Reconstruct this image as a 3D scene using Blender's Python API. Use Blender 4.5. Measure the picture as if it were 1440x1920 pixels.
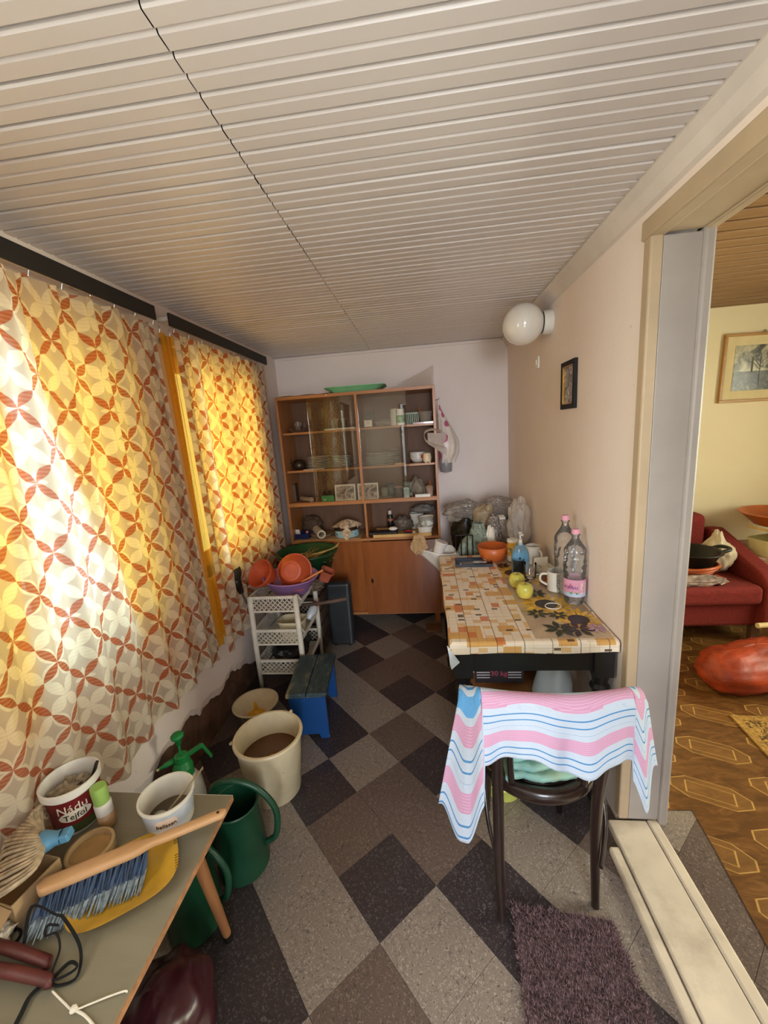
import bpy, math, random
import numpy as np
from mathutils import Vector, Matrix, noise
random.seed(7)
for _o in list(bpy.data.objects): bpy.data.objects.remove(_o, do_unlink=True)
SC = bpy.context.scene
COL = SC.collection
PI = math.pi

# ------------------------------------------------------------ camera
F, CH = 751.25, 1.58
PITCH, ROLL, YAW = -0.1986, -0.0708, 0.1094
def _basis():
    cz, sz = math.cos(YAW), math.sin(YAW)
    rot = lambda v: Vector((cz*v[0]-sz*v[1], sz*v[0]+cz*v[1], v[2]))
    fw = Vector((0, math.cos(PITCH), math.sin(PITCH))); u = Vector((0, -math.sin(PITCH), math.cos(PITCH))); r = Vector((1, 0, 0))
    r2 = math.cos(ROLL)*r + math.sin(ROLL)*u; u2 = -math.sin(ROLL)*r + math.cos(ROLL)*u
    return rot(r2), rot(u2), rot(fw)
BR, BU, BF = _basis()
cam = bpy.data.cameras.new('camera'); cam.sensor_fit = 'HORIZONTAL'; cam.sensor_width = 36.0
cam.lens = F/1440*36.0; cam.clip_start = 0.02
camo = bpy.data.objects.new('camera', cam); COL.objects.link(camo)
m = Matrix((BR, BU, -BF)).transposed().to_4x4(); m.translation = (0, 0, CH); camo.matrix_world = m
SC.camera = camo
SC.cycles.transparent_max_bounces = 24

# ------------------------------------------------------------ light
def lin(c):
    if isinstance(c, str): c = tuple(int(c[i:i+2], 16)/255 for i in (0, 2, 4))
    return tuple((x/12.92 if x <= .04045 else ((x+.055)/1.055)**2.4) for x in c)
W = bpy.data.worlds.new('sky'); SC.world = W; W.use_nodes = True
W.node_tree.nodes['Background'].inputs[0].default_value = (0.78, 0.88, 1.0, 1)
W.node_tree.nodes['Background'].inputs[1].default_value = 1.6
def area(name, loc, rot, sx, sy, power, col):
    l = bpy.data.lights.new(name, 'AREA'); l.shape = 'RECTANGLE'; l.size = sx; l.size_y = sy; l.energy = power; l.color = col
    o = bpy.data.objects.new(name, l); COL.objects.link(o); o.location = loc; o.rotation_euler = rot
    return o
area('fill_added_window', (-1.95, -0.15, 1.5), (0, -PI/2, 0), 1.4, 1.4, 66, (1.0, 0.94, 0.88))  # added fill for the right wall, shining in through the unseen extra window
area('daylight_front_window', (-1.95, 1.2, 1.55), (0, -PI/2, 0), 1.5, 1.2, 7.5, (0.97, 1.0, 0.90))
area('daylight_far_window', (-1.95, 2.4, 1.55), (0, -PI/2, 0), 1.5, 1.3, 21, (1.0, 0.95, 0.90))
area('daylight_porch_door', (0.36, -1.35, 1.2), (PI/2, 0, 0), 0.75, 1.9, 12, (0.84, 0.91, 1.0))
area('fill_behind_porch_door', (0.75, -4.6, 1.9), (PI/2, 0, 0), 1.8, 1.6, 130, (0.90, 0.94, 1.0))  # added far lamp, carries the rear light deeper toward the back wall
area('daylight_side_room_window', (3.55, 1.5, 1.5), (0, PI/2, 0), 1.3, 1.6, 85, (1.0, 0.90, 0.72))
vs = SC.view_settings
SC.display_settings.display_device = 'sRGB'
vs.view_transform = 'Standard'; vs.look = 'None'; vs.gamma = 1.0; vs.use_curve_mapping = False
vs.exposure = 1.05

# ------------------------------------------------------------ photograph pixel -> point on a plane of the room
def ray(u, v): return BR*((u-720)/F) + BU*(-(v-960)/F) + BF
def PZ(u, v, z):
    r = ray(u, v); return Vector((0, 0, CH)) + r*((z-CH)/r.z)
def PX(u, v, x):
    r = ray(u, v); return Vector((0, 0, CH)) + r*(x/r.x)
def PY(u, v, y):
    r = ray(u, v); return Vector((0, 0, CH)) + r*(y/r.y)

# ------------------------------------------------------------ node materials
class X:                                    # tiny expression wrapper over Math nodes
    nt = None
    def __init__(s, sock): s.s = sock
    @staticmethod
    def m(op, *a, clamp=False):
        n = X.nt.nodes.new('ShaderNodeMath'); n.operation = op; n.use_clamp = clamp
        for i, v in enumerate(a):
            if isinstance(v, X): X.nt.links.new(v.s, n.inputs[i])
            else: n.inputs[i].default_value = v
        return X(n.outputs[0])
    def __add__(s, o): return X.m('ADD', s, o)
    def __radd__(s, o): return X.m('ADD', s, o)
    def __sub__(s, o): return X.m('SUBTRACT', s, o)
    def __rsub__(s, o): return X.m('SUBTRACT', o, s)
    def __mul__(s, o): return X.m('MULTIPLY', s, o)
    def __rmul__(s, o): return X.m('MULTIPLY', s, o)
    def __truediv__(s, o): return X.m('DIVIDE', s, o)
    def lt(s, o): return X.m('LESS_THAN', s, o)
    def gt(s, o): return X.m('GREATER_THAN', s, o)
    def abs(s): return X.m('ABSOLUTE', s)
    def fract(s): return X.m('FRACT', s)
    def floor(s): return X.m('FLOOR', s)
    def sqrt(s): return X.m('SQRT', s)
    def sin(s): return X.m('SINE', s)
    def max(s, o): return X.m('MAXIMUM', s, o)
    def min(s, o): return X.m('MINIMUM', s, o)
    def pp(s, o): return X.m('PINGPONG', s, o)
MATS = {}
def newmat(name):
    mt = bpy.data.materials.new(name); mt.use_nodes = True
    nt = mt.node_tree
    for n in list(nt.nodes): nt.nodes.remove(n)
    out = nt.nodes.new('ShaderNodeOutputMaterial'); X.nt = nt
    MATS[name] = mt
    return mt, nt, out
def rgb(c): return (*lin(c), 1.0)
def mixc(nt, fac, a, b):
    n = nt.nodes.new('ShaderNodeMix'); n.data_type = 'RGBA'
    for i, v in ((0, fac), (6, a), (7, b)):
        if isinstance(v, X): nt.links.new(v.s, n.inputs[i])
        elif hasattr(v, 'is_linked'): nt.links.new(v, n.inputs[i])
        else: n.inputs[i].default_value = v
    return n.outputs[2]
def tex(nt, kind, scale=1.0, coord='Object', sc=(1, 1, 1), rot=(0, 0, 0), **kw):
    tc = nt.nodes.new('ShaderNodeTexCoord'); mp = nt.nodes.new('ShaderNodeMapping')
    mp.inputs['Scale'].default_value = sc; mp.inputs['Rotation'].default_value = rot
    nt.links.new(tc.outputs[coord], mp.inputs[0])
    n = nt.nodes.new('ShaderNodeTex'+kind); nt.links.new(mp.outputs[0], n.inputs['Vector'])
    if 'Scale' in n.inputs: n.inputs['Scale'].default_value = scale
    for k, v in kw.items():
        if k in n.inputs: n.inputs[k].default_value = v
        else: setattr(n, k, v)
    return n
def ramp(nt, fac, *stops):
    r = nt.nodes.new('ShaderNodeValToRGB'); e = r.color_ramp.elements
    while len(e) < len(stops): e.new(0.5)
    for el, (p, c) in zip(e, stops): el.position = p; el.color = c if len(c) == 4 else rgb(c)
    nt.links.new(fac, r.inputs[0]); return r.outputs[0]
def coords(nt, coord='Object'):
    tc = nt.nodes.new('ShaderNodeTexCoord'); sp = nt.nodes.new('ShaderNodeSeparateXYZ')
    nt.links.new(tc.outputs[coord], sp.inputs[0]); return [X(o) for o in sp.outputs]
def princ(nt, out, col, rough=.5, metal=0, bumpsock=None, bump=.2, dist=.004, **kw):
    b = nt.nodes.new('ShaderNodeBsdfPrincipled')
    if hasattr(col, 'is_linked'): nt.links.new(col, b.inputs['Base Color'])
    else: b.inputs['Base Color'].default_value = col
    b.inputs['Roughness'].default_value = rough; b.inputs['Metallic'].default_value = metal
    for k, v in kw.items(): b.inputs[k.replace('_', ' ')].default_value = v
    if bumpsock is not None:
        bn = nt.nodes.new('ShaderNodeBump'); bn.inputs['Strength'].default_value = bump; bn.inputs['Distance'].default_value = dist
        nt.links.new(bumpsock, bn.inputs['Height']); nt.links.new(bn.outputs[0], b.inputs['Normal'])
    nt.links.new(b.outputs[0], out.inputs[0]); return b
def P(name, col, rough=.5, metal=0, var=.12, scale=14, bump=0, dist=.003, sc=(1, 1, 1), dirt=None, dirtamt=.5, detail=4, **kw):
    """plain procedural material: base colour with noise variation, optional dirt patches and bump"""
    if name in MATS: return MATS[name]
    mt, nt, out = newmat(name)
    c = rgb(col); n = tex(nt, 'Noise', scale, sc=sc, Detail=detail)
    d = tuple(max(0, x*(1-var*1.6)) for x in c[:3])+(1,); l = tuple(min(1, x*(1+var)) for x in c[:3])+(1,)
    cs = ramp(nt, n.outputs[0], (.3, d), (.7, l))
    if dirt:
        n2 = tex(nt, 'Noise', scale*.35, Detail=6, Roughness=.7)
        f = ramp(nt, n2.outputs[0], (.5, (0, 0, 0, 1)), (.72, (dirtamt,)*3+(1,)))
        cs = mixc(nt, f, cs, rgb(dirt))
    princ(nt, out, cs, rough, metal, n.outputs[0] if bump else None, bump, dist, **kw)
    return mt
def wood(name, dark, light, rough=.4, axis='X', scale=6, **kw):
    if name in MATS: return MATS[name]
    mt, nt, out = newmat(name)
    sc = {'X': (.12, 1, 1), 'Y': (1, .12, 1), 'Z': (1, 1, .12)}[axis]
    n = tex(nt, 'Noise', scale*4, sc=sc, Detail=8, Roughness=.6, Distortion=.6)
    cs = ramp(nt, n.outputs[0], (.3, dark), (.68, light))
    princ(nt, out, cs, rough, 0, n.outputs[0], .08, .002, **kw)
    return mt
def sheer(name, fac_t, col, trl=.6, trans=.2):
    mt, nt, out = newmat(name)
    return mt
def thin_glass(name, tint='ffffff', gl=1.0, rough=.01, ior=1.5):
    if name in MATS: return MATS[name]
    mt, nt, out = newmat(name)
    t = nt.nodes.new('ShaderNodeBsdfTransparent'); t.inputs[0].default_value = rgb(tint)
    g = nt.nodes.new('ShaderNodeBsdfGlossy'); g.inputs['Roughness'].default_value = rough
    fr = nt.nodes.new('ShaderNodeFresnel'); fr.inputs[0].default_value = ior
    fx = X(fr.outputs[0])*gl
    mx = nt.nodes.new('ShaderNodeMixShader'); nt.links.new(fx.s, mx.inputs[0])
    nt.links.new(t.outputs[0], mx.inputs[1]); nt.links.new(g.outputs[0], mx.inputs[2]); nt.links.new(mx.outputs[0], out.inputs[0])
    return mt
def film(name, col, opac=.5, rough=.3, trl=.4, gl=0):
    """thin plastic film: partly clear, partly scattering"""
    if name in MATS: return MATS[name]
    mt, nt, out = newmat(name)
    t = nt.nodes.new('ShaderNodeBsdfTransparent')
    b = nt.nodes.new('ShaderNodeBsdfPrincipled'); b.inputs['Base Color'].default_value = rgb(col); b.inputs['Roughness'].default_value = rough
    tr = nt.nodes.new('ShaderNodeBsdfTranslucent'); tr.inputs[0].default_value = rgb(col)
    m1 = nt.nodes.new('ShaderNodeMixShader'); m1.inputs[0].default_value = trl
    nt.links.new(b.outputs[0], m1.inputs[1]); nt.links.new(tr.outputs[0], m1.inputs[2])
    m2 = nt.nodes.new('ShaderNodeMixShader'); m2.inputs[0].default_value = opac
    nt.links.new(t.outputs[0], m2.inputs[1]); nt.links.new(m1.outputs[0], m2.inputs[2]); last = m2
    if gl:
        g = nt.nodes.new('ShaderNodeBsdfGlossy'); g.inputs['Roughness'].default_value = rough; fr = nt.nodes.new('ShaderNodeFresnel'); fr.inputs[0].default_value = 1.5
        fx = X(fr.outputs[0])*gl; last = nt.nodes.new('ShaderNodeMixShader'); nt.links.new(fx.s, last.inputs[0]); nt.links.new(m2.outputs[0], last.inputs[1]); nt.links.new(g.outputs[0], last.inputs[2])
    nt.links.new(last.outputs[0], out.inputs[0])
    return mt
def cloth_tl(name, col, trl=.6):
    if name in MATS: return MATS[name]
    mt, nt, out = newmat(name)
    n = tex(nt, 'Noise', 60, Detail=3)
    c = rgb(col); cs = ramp(nt, n.outputs[0], (.3, tuple(x*.85 for x in c[:3])+(1,)), (.7, c))
    d = nt.nodes.new('ShaderNodeBsdfDiffuse'); t = nt.nodes.new('ShaderNodeBsdfTranslucent'); mx = nt.nodes.new('ShaderNodeMixShader')
    nt.links.new(cs, d.inputs[0]); nt.links.new(cs, t.inputs[0]); mx.inputs[0].default_value = trl
    nt.links.new(d.outputs[0], mx.inputs[1]); nt.links.new(t.outputs[0], mx.inputs[2]); nt.links.new(mx.outputs[0], out.inputs[0])
    return mt

# ------------------------------------------------------------ mesh builder
class MB:
    def __init__(s): s.v = []; s.f = []; s.uv = []
    def add(s, vs, fs, M=None):
        o = len(s.v)
        s.v += [tuple(M @ Vector(p)) if M is not None else tuple(p) for p in vs]
        s.f += [tuple(i+o for i in q) for q in fs]; return s
    def box(s, c, d, rz=0, M=None):
        x, y, z = d[0]/2, d[1]/2, d[2]/2
        vs = [(a*x, b*y, e*z) for e in (-1, 1) for b in (-1, 1) for a in (-1, 1)]
        R = Matrix.Translation(c) @ Matrix.Rotation(rz, 4, 'Z')
        if M is not None: R = Matrix.Translation(c) @ M
        return s.add(vs, [(0, 2, 3, 1), (4, 5, 7, 6), (0, 1, 5, 4), (2, 6, 7, 3), (0, 4, 6, 2), (1, 3, 7, 5)], R)
    def bx(s, x0, x1, y0, y1, z0, z1): return s.box(((x0+x1)/2, (y0+y1)/2, (z0+z1)/2), (x1-x0, y1-y0, z1-z0))
    def bar(s, a, b, w, h, up=(0, 0, 1)):
        a, b = Vector(a), Vector(b); d = (b-a); L = d.length; d.normalize()
        u = Vector(up); sd = d.cross(u)
        if sd.length < 1e-4: sd = d.cross(Vector((1, 0, 0)))
        sd.normalize(); u = sd.cross(d)
        M = Matrix((d, sd, u)).transposed().to_4x4(); M.translation = (a+b)/2
        vs = [(i*L/2, j*w/2, k*h/2) for k in (-1, 1) for j in (-1, 1) for i in (-1, 1)]
        return s.add(vs, [(0, 2, 3, 1), (4, 5, 7, 6), (0, 1, 5, 4), (2, 6, 7, 3), (0, 4, 6, 2), (1, 3, 7, 5)], M)
    def lathe(s, prof, c=(0, 0, 0), seg=32, sx=1, sy=1, M=None, cap0=True, cap1=False):
        n = len(prof); vs = []
        for r, z in prof:
            for k in range(seg):
                a = 2*PI*k/seg; vs.append((r*sx*math.cos(a), r*sy*math.sin(a), z))
        fs = [(i*seg+k, i*seg+(k+1) % seg, (i+1)*seg+(k+1) % seg, (i+1)*seg+k) for i in range(n-1) for k in range(seg)]
        if cap0: fs.append(tuple(range(seg-1, -1, -1)))
        if cap1: fs.append(tuple((n-1)*seg+k for k in range(seg)))
        T = Matrix.Translation(c)
        return s.add(vs, fs, T @ M if M is not None else T)
    def tube(s, pts, r, seg=8, closed=False, flat=1.0):
        pts = [Vector(p) for p in pts]; n = len(pts); rs = r if isinstance(r, (list, tuple)) else [r]*n
        vs = []; pn = None
        for i in range(n):
            t = (pts[(i+1) % n]-pts[i-1]) if (closed or 0 < i < n-1) else (pts[1]-pts[0] if i == 0 else pts[-1]-pts[-2])
            t.normalize()
            if pn is None:
                pn = t.cross(Vector((0, 0, 1)))
                if pn.length < .05: pn = t.cross(Vector((1, 0, 0)))
            pn = (pn - t*pn.dot(t)).normalized(); b = t.cross(pn)
            for k in range(seg):
                a = 2*PI*k/seg; vs.append(pts[i]+(pn*math.cos(a)+b*math.sin(a)*flat)*rs[i])
        m_ = n if closed else n-1
        fs = [(i*seg+k, i*seg+(k+1) % seg, ((i+1) % n)*seg+(k+1) % seg, ((i+1) % n)*seg+k) for i in range(m_) for k in range(seg)]
        if not closed: fs += [tuple(range(seg-1, -1, -1)), tuple((n-1)*seg+k for k in range(seg))]
        return s.add(vs, fs)
    def grid(s, nu, nv, fn, uvfn=None, cu=False):
        o = len(s.v)
        for j in range(nv+1):
            for i in range(nu + (0 if cu else 1)): s.v.append(tuple(fn(i/nu, j/nv)))
        w = nu if cu else nu+1
        for j in range(nv):
            for i in range(nu):
                i2 = (i+1) % w if cu else i+1
                s.f.append((o+j*w+i, o+j*w+i2, o+(j+1)*w+i2, o+(j+1)*w+i))
                if uvfn: s.uv.append([uvfn(a/nu, b/nv) for a, b in ((i, j), (i+1, j), (i+1, j+1), (i, j+1))])
        return s
    def prism(s, poly, z0, z1, M=None):
        n = len(poly)
        vs = [(x, y, z0) for x, y in poly]+[(x, y, z1) for x, y in poly]
        return s.add(vs, [tuple(range(n-1, -1, -1)), tuple(range(n, 2*n))]+[(i, (i+1) % n, n+(i+1) % n, n+i) for i in range(n)], M)
    def blob(s, c, r, nu=28, nv=18, amp=.12, fr=3.0, seed=0, floor=None, shape=None, crump=.0):
        def fn(a, b):
            th = 2*PI*a; ph = PI*(b*.998+.001)-PI/2
            d = Vector((math.cos(ph)*math.cos(th), math.cos(ph)*math.sin(th), math.sin(ph)))
            k = 1+amp*noise.noise(d*fr+Vector((seed*7.3, seed*3.1, 0)))
            if crump:
                for f2, am in ((1.5, 1.0), (3.4, .45)):
                    vd = noise.voronoi(d*fr*f2+Vector((seed*1.7, 9, seed*2)))[0]; k += crump*am*(.22-min(vd[1]-vd[0], .22))*.9
            p = Vector((d.x*r[0], d.y*r[1], d.z*r[2]))*k
            if shape: p = shape(p, d)
            p += Vector(c)
            if floor is not None and p.z < floor: p.z = floor+(p.z-floor)*.0
            return p
        return s.grid(nu, nv, fn, cu=True)
    def build(s, name, mat, parent=None, loc=None, rz=0, rot=None, smooth=False, bevel=0, solid=0, sub=0, seg=2, ang=None):
        me = bpy.data.meshes.new(name); me.from_pydata(s.v, [], s.f)
        if s.uv:
            ul = me.uv_layers.new(name='UVMap'); k = 0
            for q in s.uv:
                for t in q: ul.data[k].uv = t; k += 1
        me.validate(); me.update()
        if smooth:
            me.polygons.foreach_set('use_smooth', [True]*len(me.polygons))
            if ang is not None: me.set_sharp_from_angle(angle=ang)
        o = bpy.data.objects.new(name, me); COL.objects.link(o)
        if mat: me.materials.append(mat)
        if parent: o.parent = parent
        if loc is not None: o.location = loc
        if rot is not None: o.rotation_euler = rot
        elif rz: o.rotation_euler = (0, 0, rz)
        if solid: md = o.modifiers.new('thick', 'SOLIDIFY'); md.thickness = solid; md.offset = 0
        if bevel: md = o.modifiers.new('bevel', 'BEVEL'); md.width = bevel; md.segments = seg; md.limit_method = 'ANGLE'
        if sub: md = o.modifiers.new('sub', 'SUBSURF'); md.levels = sub; md.render_levels = sub
        return o
def tag(o, label, cat, group=None, kind=None):
    if label: o['label'] = label
    if cat: o['category'] = cat
    if group: o['group'] = group
    if kind: o['kind'] = kind
    return o
def thing(name, label, cat, loc=(0, 0, 0), rz=0, group=None, rot=None):
    o = bpy.data.objects.new(name, None); COL.objects.link(o); o.empty_display_size = .05
    o.location = loc; o.rotation_euler = rot if rot else (0, 0, rz)
    return tag(o, label, cat, group)
def struct(o): o['kind'] = 'structure'; return o
def part(name, mb, mat, parent, label=None, **kw):
    o = mb.build(name, mat, parent, **kw)
    if label: o['label'] = label
    return o
def copy_tree(root, loc, rz, label, group=None):
    def cp(o, par):
        c = o.copy(); COL.objects.link(c); c.parent = par
        for ch in list(o.children): cp(ch, c)
        return c
    r = cp(root, None); r.location = loc; r.rotation_euler = (0, 0, rz); r['label'] = label
    if group: r['group'] = group
    return r
def text(s, size, mat, parent, loc=(0, 0, 0), rot=(PI/2, 0, 0), cyl=None, name='lettering', sx=1.0, align='CENTER', depth=.0004, tilt=0):
    cu = bpy.data.curves.new('txt', 'FONT'); cu.body = s; cu.size = size; cu.align_x = align; cu.align_y = 'CENTER'; cu.extrude = depth; cu.resolution_u = 2
    t = bpy.data.objects.new('txt', cu); COL.objects.link(t)
    me = bpy.data.meshes.new_from_object(t.evaluated_get(bpy.context.evaluated_depsgraph_get()))
    bpy.data.objects.remove(t, do_unlink=True)
    me.name = name
    for v in me.vertices:
        x, y, z = v.co; x *= sx
        if tilt: x, y = x*math.cos(tilt)-y*math.sin(tilt), x*math.sin(tilt)+y*math.cos(tilt)
        if cyl:
            r, a0 = cyl; a = x/r+a0; v.co = ((r+z+depth)*math.sin(a), -(r+z+depth)*math.cos(a), y)
        else: v.co = (x, y, z)
    o = bpy.data.objects.new(name, me); COL.objects.link(o); me.materials.append(mat); o.parent = parent; o.location = loc
    if not cyl: o.rotation_euler = rot
    return o
def smoothstep(a, b, x):
    t = min(1, max(0, (x-a)/(b-a))); return t*t*(3-2*t)
def lerp(a, b, t): return a+(b-a)*t
def curve_pts(pts, n=8):
    """Catmull-Rom through points"""
    pts = [Vector(p) for p in pts]; out = []
    for i in range(len(pts)-1):
        p0 = pts[max(i-1, 0)]; p1 = pts[i]; p2 = pts[i+1]; p3 = pts[min(i+2, len(pts)-1)]
        for k in range(n):
            t = k/n; out.append(.5*((2*p1)+(p2-p0)*t+(2*p0-5*p1+4*p2-p3)*t*t+(3*p1-p0-3*p2+p3)*t**3))
    out.append(pts[-1]); return out

# ============================================================ THE SETTING
XL, XR, YB, YF, ZC = -1.20, 0.69, 3.42, -0.90, 2.23
XS, YD = 0.83, 1.37                      # far face of the doorway wall; end of the doorway
SX1, SZC = 3.3, 2.30                     # side room
# ---- materials of the shell
def plaster(name, c1, c2, stain=None, bump=.25):
    mt, nt, out = newmat(name)
    n = tex(nt, 'Noise', 2.2, Detail=6, Roughness=.6); n2 = tex(nt, 'Noise', 38, Detail=5)
    cs = mixc(nt, X(n.outputs[0]), rgb(c1), rgb(c2))
    sp = tex(nt, 'Noise', 60, Detail=1)
    f = X(sp.outputs[0]).gt(.80)
    cs = mixc(nt, f*.35, cs, rgb('8a7664'))
    if stain:
        s_ = tex(nt, 'Noise', 1.3, Detail=5, sc=(1, 1, .35)); f = ramp(nt, s_.outputs[0], (.5, (0, 0, 0, 1)), (.75, (.45,)*3+(1,)))
        cs = mixc(nt, f, cs, rgb(stain))
    hh = X(n.outputs[0])*1.2+X(n2.outputs[0])*.25
    princ(nt, out, cs, .85, 0, hh.s, bump, .012)
    return mt
M_wall = plaster('plaster_white', 'f2e6de', 'e6d6cc', 'e0cab8')
M_wallb = plaster('plaster_back', 'f0e6e2', 'e4d8d2', 'e2d0c0')
M_walls = plaster('plaster_side_room', 'f0e4c4', 'e8dab4', None, .12)
M_paint = P('door_paint', 'a49b94', .45, var=.05, scale=5, bump=.15, dist=.004, dirt='8f8578', dirtamt=.25)
M_paint_y = P('casing_paint', 'b8a284', .5, var=.06, scale=6, bump=.2, dirt='a08a70', dirtamt=.3)
M_white = P('window_paint', 'e4e0d6', .4, var=.05)
# ---- floor with vinyl tiles, each its own piece
fl = struct(MB().bx(XL-.25, SX1, YF, YB, -.12, -.003).build('floor', P('floor_screed', '4d443c', .9)))
def vinyl(name, base, dark, light, sp=1.0):
    mt, nt, out = newmat(name)
    n = tex(nt, 'Noise', 3.0, Detail=5, Roughness=.6)
    v = tex(nt, 'Noise', 130, Detail=2, Roughness=.5, Distortion=1.2); w = tex(nt, 'Noise', 95, sc=(1, 1.3, 1), Detail=2, Distortion=1.5)
    cs = mixc(nt, X(n.outputs[0]), rgb(base), rgb(dark))
    cs = mixc(nt, X.m('MULTIPLY', X(v.outputs[0]).gt(.60), .55*sp), cs, rgb(light))
    cs = mixc(nt, X.m('MULTIPLY', X(w.outputs[0]).gt(.62), .6*sp), cs, rgb('2a2426'))
    princ(nt, out, cs, .38, 0, n.outputs[0], .05, .002)
    return mt
VT = {'D': vinyl('vinyl_dark', '3a3234', '2f282b', '746c6e'), 'M': vinyl('vinyl_brown', '65554f', '574943', '908174'), 'L': vinyl('vinyl_light', '887c73', '796d64', 'b4a99e')}
TS, TOX, TOY, TTH = .2502, -.518, 2.7336, .8138
tc_, ts_ = math.cos(TTH), math.sin(TTH)
def clip(poly, f):
    out = []
    for i in range(len(poly)):
        a, b = poly[i], poly[(i+1) % len(poly)]; fa, fb = f(a), f(b)
        if fa >= 0: out.append(a)
        if (fa >= 0) != (fb >= 0):
            t = fa/(fa-fb); out.append((a[0]+(b[0]-a[0])*t, a[1]+(b[1]-a[1])*t))
    return out
ROWS = {0: 'LDLMLD', 1: 'DLMMDL', 2: 'LDLDML'}
def tile_tone(i, j):
    return ROWS[i % 3][(i+j+2) % 6]
full = {}
for i in range(-8, 19):
    for j in range(-16, 12):
        g = .0006
        quad = [(i+g/TS, j+g/TS), (i+1-g/TS, j+g/TS), (i+1-g/TS, j+1-g/TS), (i+g/TS, j+1-g/TS)]
        wp = lambda p: (TOX+TS*(p[0]*tc_+p[1]*ts_), TOY+TS*(-p[0]*ts_+p[1]*tc_))
        poly = [wp(p) for p in quad]
        x1 = XL-.02 if False else -1.222
        for fn in (lambda p: p[0]-x1, lambda p: 1.12-p[0], lambda p: p[1]-(YF+.02), lambda p: YB-p[1]): 
            poly = clip(poly, fn) if poly else poly
        if len(poly) < 3: continue
        cx = sum(p[0] for p in poly)/len(poly); cy = sum(p[1] for p in poly)/len(poly)
        if cx > XR+.02 and cy > YD+.03 and cx < 2 and not (cx > XS): continue
        if cy < -.35: continue
        tone = tile_tone(i, j) if cx < XS-.03 else ('L' if cy > 1.28 else 'M'); zz = -.0005*((i*7+j*3) % 3)/3
        mb = MB()
        if len(poly) == 4 and abs(math.dist(poly[0], poly[1])-(TS-2*g)) < 1e-4 and abs(math.dist(poly[1], poly[2])-(TS-2*g)) < 1e-4:
            key = tone
            if key not in full:
                h = (TS-2*g)/2; o = MB().bx(-h, h, -h, h, -.003, 0).build('tile', VT[tone], fl); full[key] = o
            else:
                o = full[key].copy(); COL.objects.link(o); o.parent = fl
            o.location = (cx, cy, zz); o.rotation_euler = (0, 0, -TTH+PI/2*((i+2*j) % 4))
        else:
            o = MB().prism([(p[0]-cx, p[1]-cy) for p in poly][::-1] if False else [(p[0]-cx, p[1]-cy) for p in poly], -.003, 0).build('tile', VT[tone], fl, loc=(cx, cy, zz))
# ---- left wall: bare masonry with a plaster coat broken off near the floor, two curtained windows, one bare opening added unseen to light the right wall
M_mason = P('bare_masonry', '6b4c38', .95, var=.35, scale=9, bump=.9, dist=.03, dirt='8a7a6c', dirtamt=.6)
W_ADDED = (-.75, .42, .86, 2.06); W1 = (.72, 1.62, .86, 2.06); W2 = (1.96, 2.84, .86, 2.06)
def holed(mb, x0, x1, y0, y1, z0, z1, holes):
    ys = [y0]
    for h in holes:
        mb.bx(x0, x1, ys[-1], h[0], z0, z1); mb.bx(x0, x1, h[0], h[1], z0, h[2]); mb.bx(x0, x1, h[0], h[1], h[3], z1); ys.append(h[1])
    mb.bx(x0, x1, ys[-1], y1, z0, z1); return mb
wl = struct(holed(MB(), -1.48, -1.225, YF, YB, -.1, ZC+.05, (W_ADDED, W1, W2)).build('wall_left', M_mason))
def ragged(y): return .20+.07*noise.noise(Vector((y*2.2, 3.1, 0)))+.05*noise.noise(Vector((y*7, 8.1, 0)))+.02*noise.noise(Vector((y*26, 1, 0)))+.06*smoothstep(1.2, 2.3, y)*0-.10*smoothstep(1.9, 2.6, y)+.05*smoothstep(1.25, 1.5, y)*(1-smoothstep(1.5, 1.9, y))
pl = holed(MB(), -1.225, XL, YF, YB, .55, ZC+.05, (W_ADDED, W1, W2))
def rg(a, b):
    y = lerp(YF, YB, a); z = lerp(max(.03, ragged(y)), .55, b)
    x = XL-.004+.012*noise.noise(Vector((y*3, z*3, 2)))*(1-b)+(-.012 if b == 0 else 0)
    return (x, y, z)
pl.grid(300, 8, rg)
pl.build('plaster_coat', M_wall, wl, smooth=False)
# windows; the uncurtained one is added out of view for its light
M_pane = thin_glass('window_pane_glass', 'f4f8f4', .6)
for n_, w in ((1, W1), (2, W2), (4, W_ADDED)):
    y0, y1, z0, z1 = w
    wo = MB()
    for a, b, c, d in ((y0, y0+.05, z0, z1), (y1-.05, y1, z0, z1), (y0, y1, z0, z0+.05), (y0, y1, z1-.05, z1)): wo.bx(-1.38, -1.32, a, b, c, d)
    wo = struct(wo.build('window_%d' % n_, M_white, bevel=.004))
    ym = (y0+y1)/2
    for a, b in ((y0+.05, ym), (ym, y1-.05)):
        s_ = MB()
        for e, f_, c, d in ((a, a+.045, z0+.05, z1-.05), (b-.045, b, z0+.05, z1-.05), (a+.045, b-.045, z0+.05, z0+.095), (a+.045, b-.045, z1-.095, z1-.05)): s_.bx(-1.365, -1.325, e, f_, c, d)
        s_ = s_.build('sash', M_white, wo, bevel=.003)
        MB().bx(-1.347, -1.343, a+.045, b-.045, z0+.095, z1-.095).build('pane', M_pane, s_)
    MB().bx(-1.33, -1.192, y0-.04, y1+.04, z0-.03, z0).build('window_sill', M_white, wo, bevel=.004)
# ---- back, rear walls
struct(MB().bx(XL-.28, XS, YB, YB+.2, -.1, 2.5).build('wall_back', M_wallb))
wr = MB(); wr.bx(XL-.28, -.40, YF-.2, YF, -.1, 2.4); wr.bx(-.40, .66, YF-.2, YF, 2.02, 2.4); wr.bx(.66, SX1, YF-.2, YF, -.1, 2.4)
struct(wr.build('wall_rear', M_wall))
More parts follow.
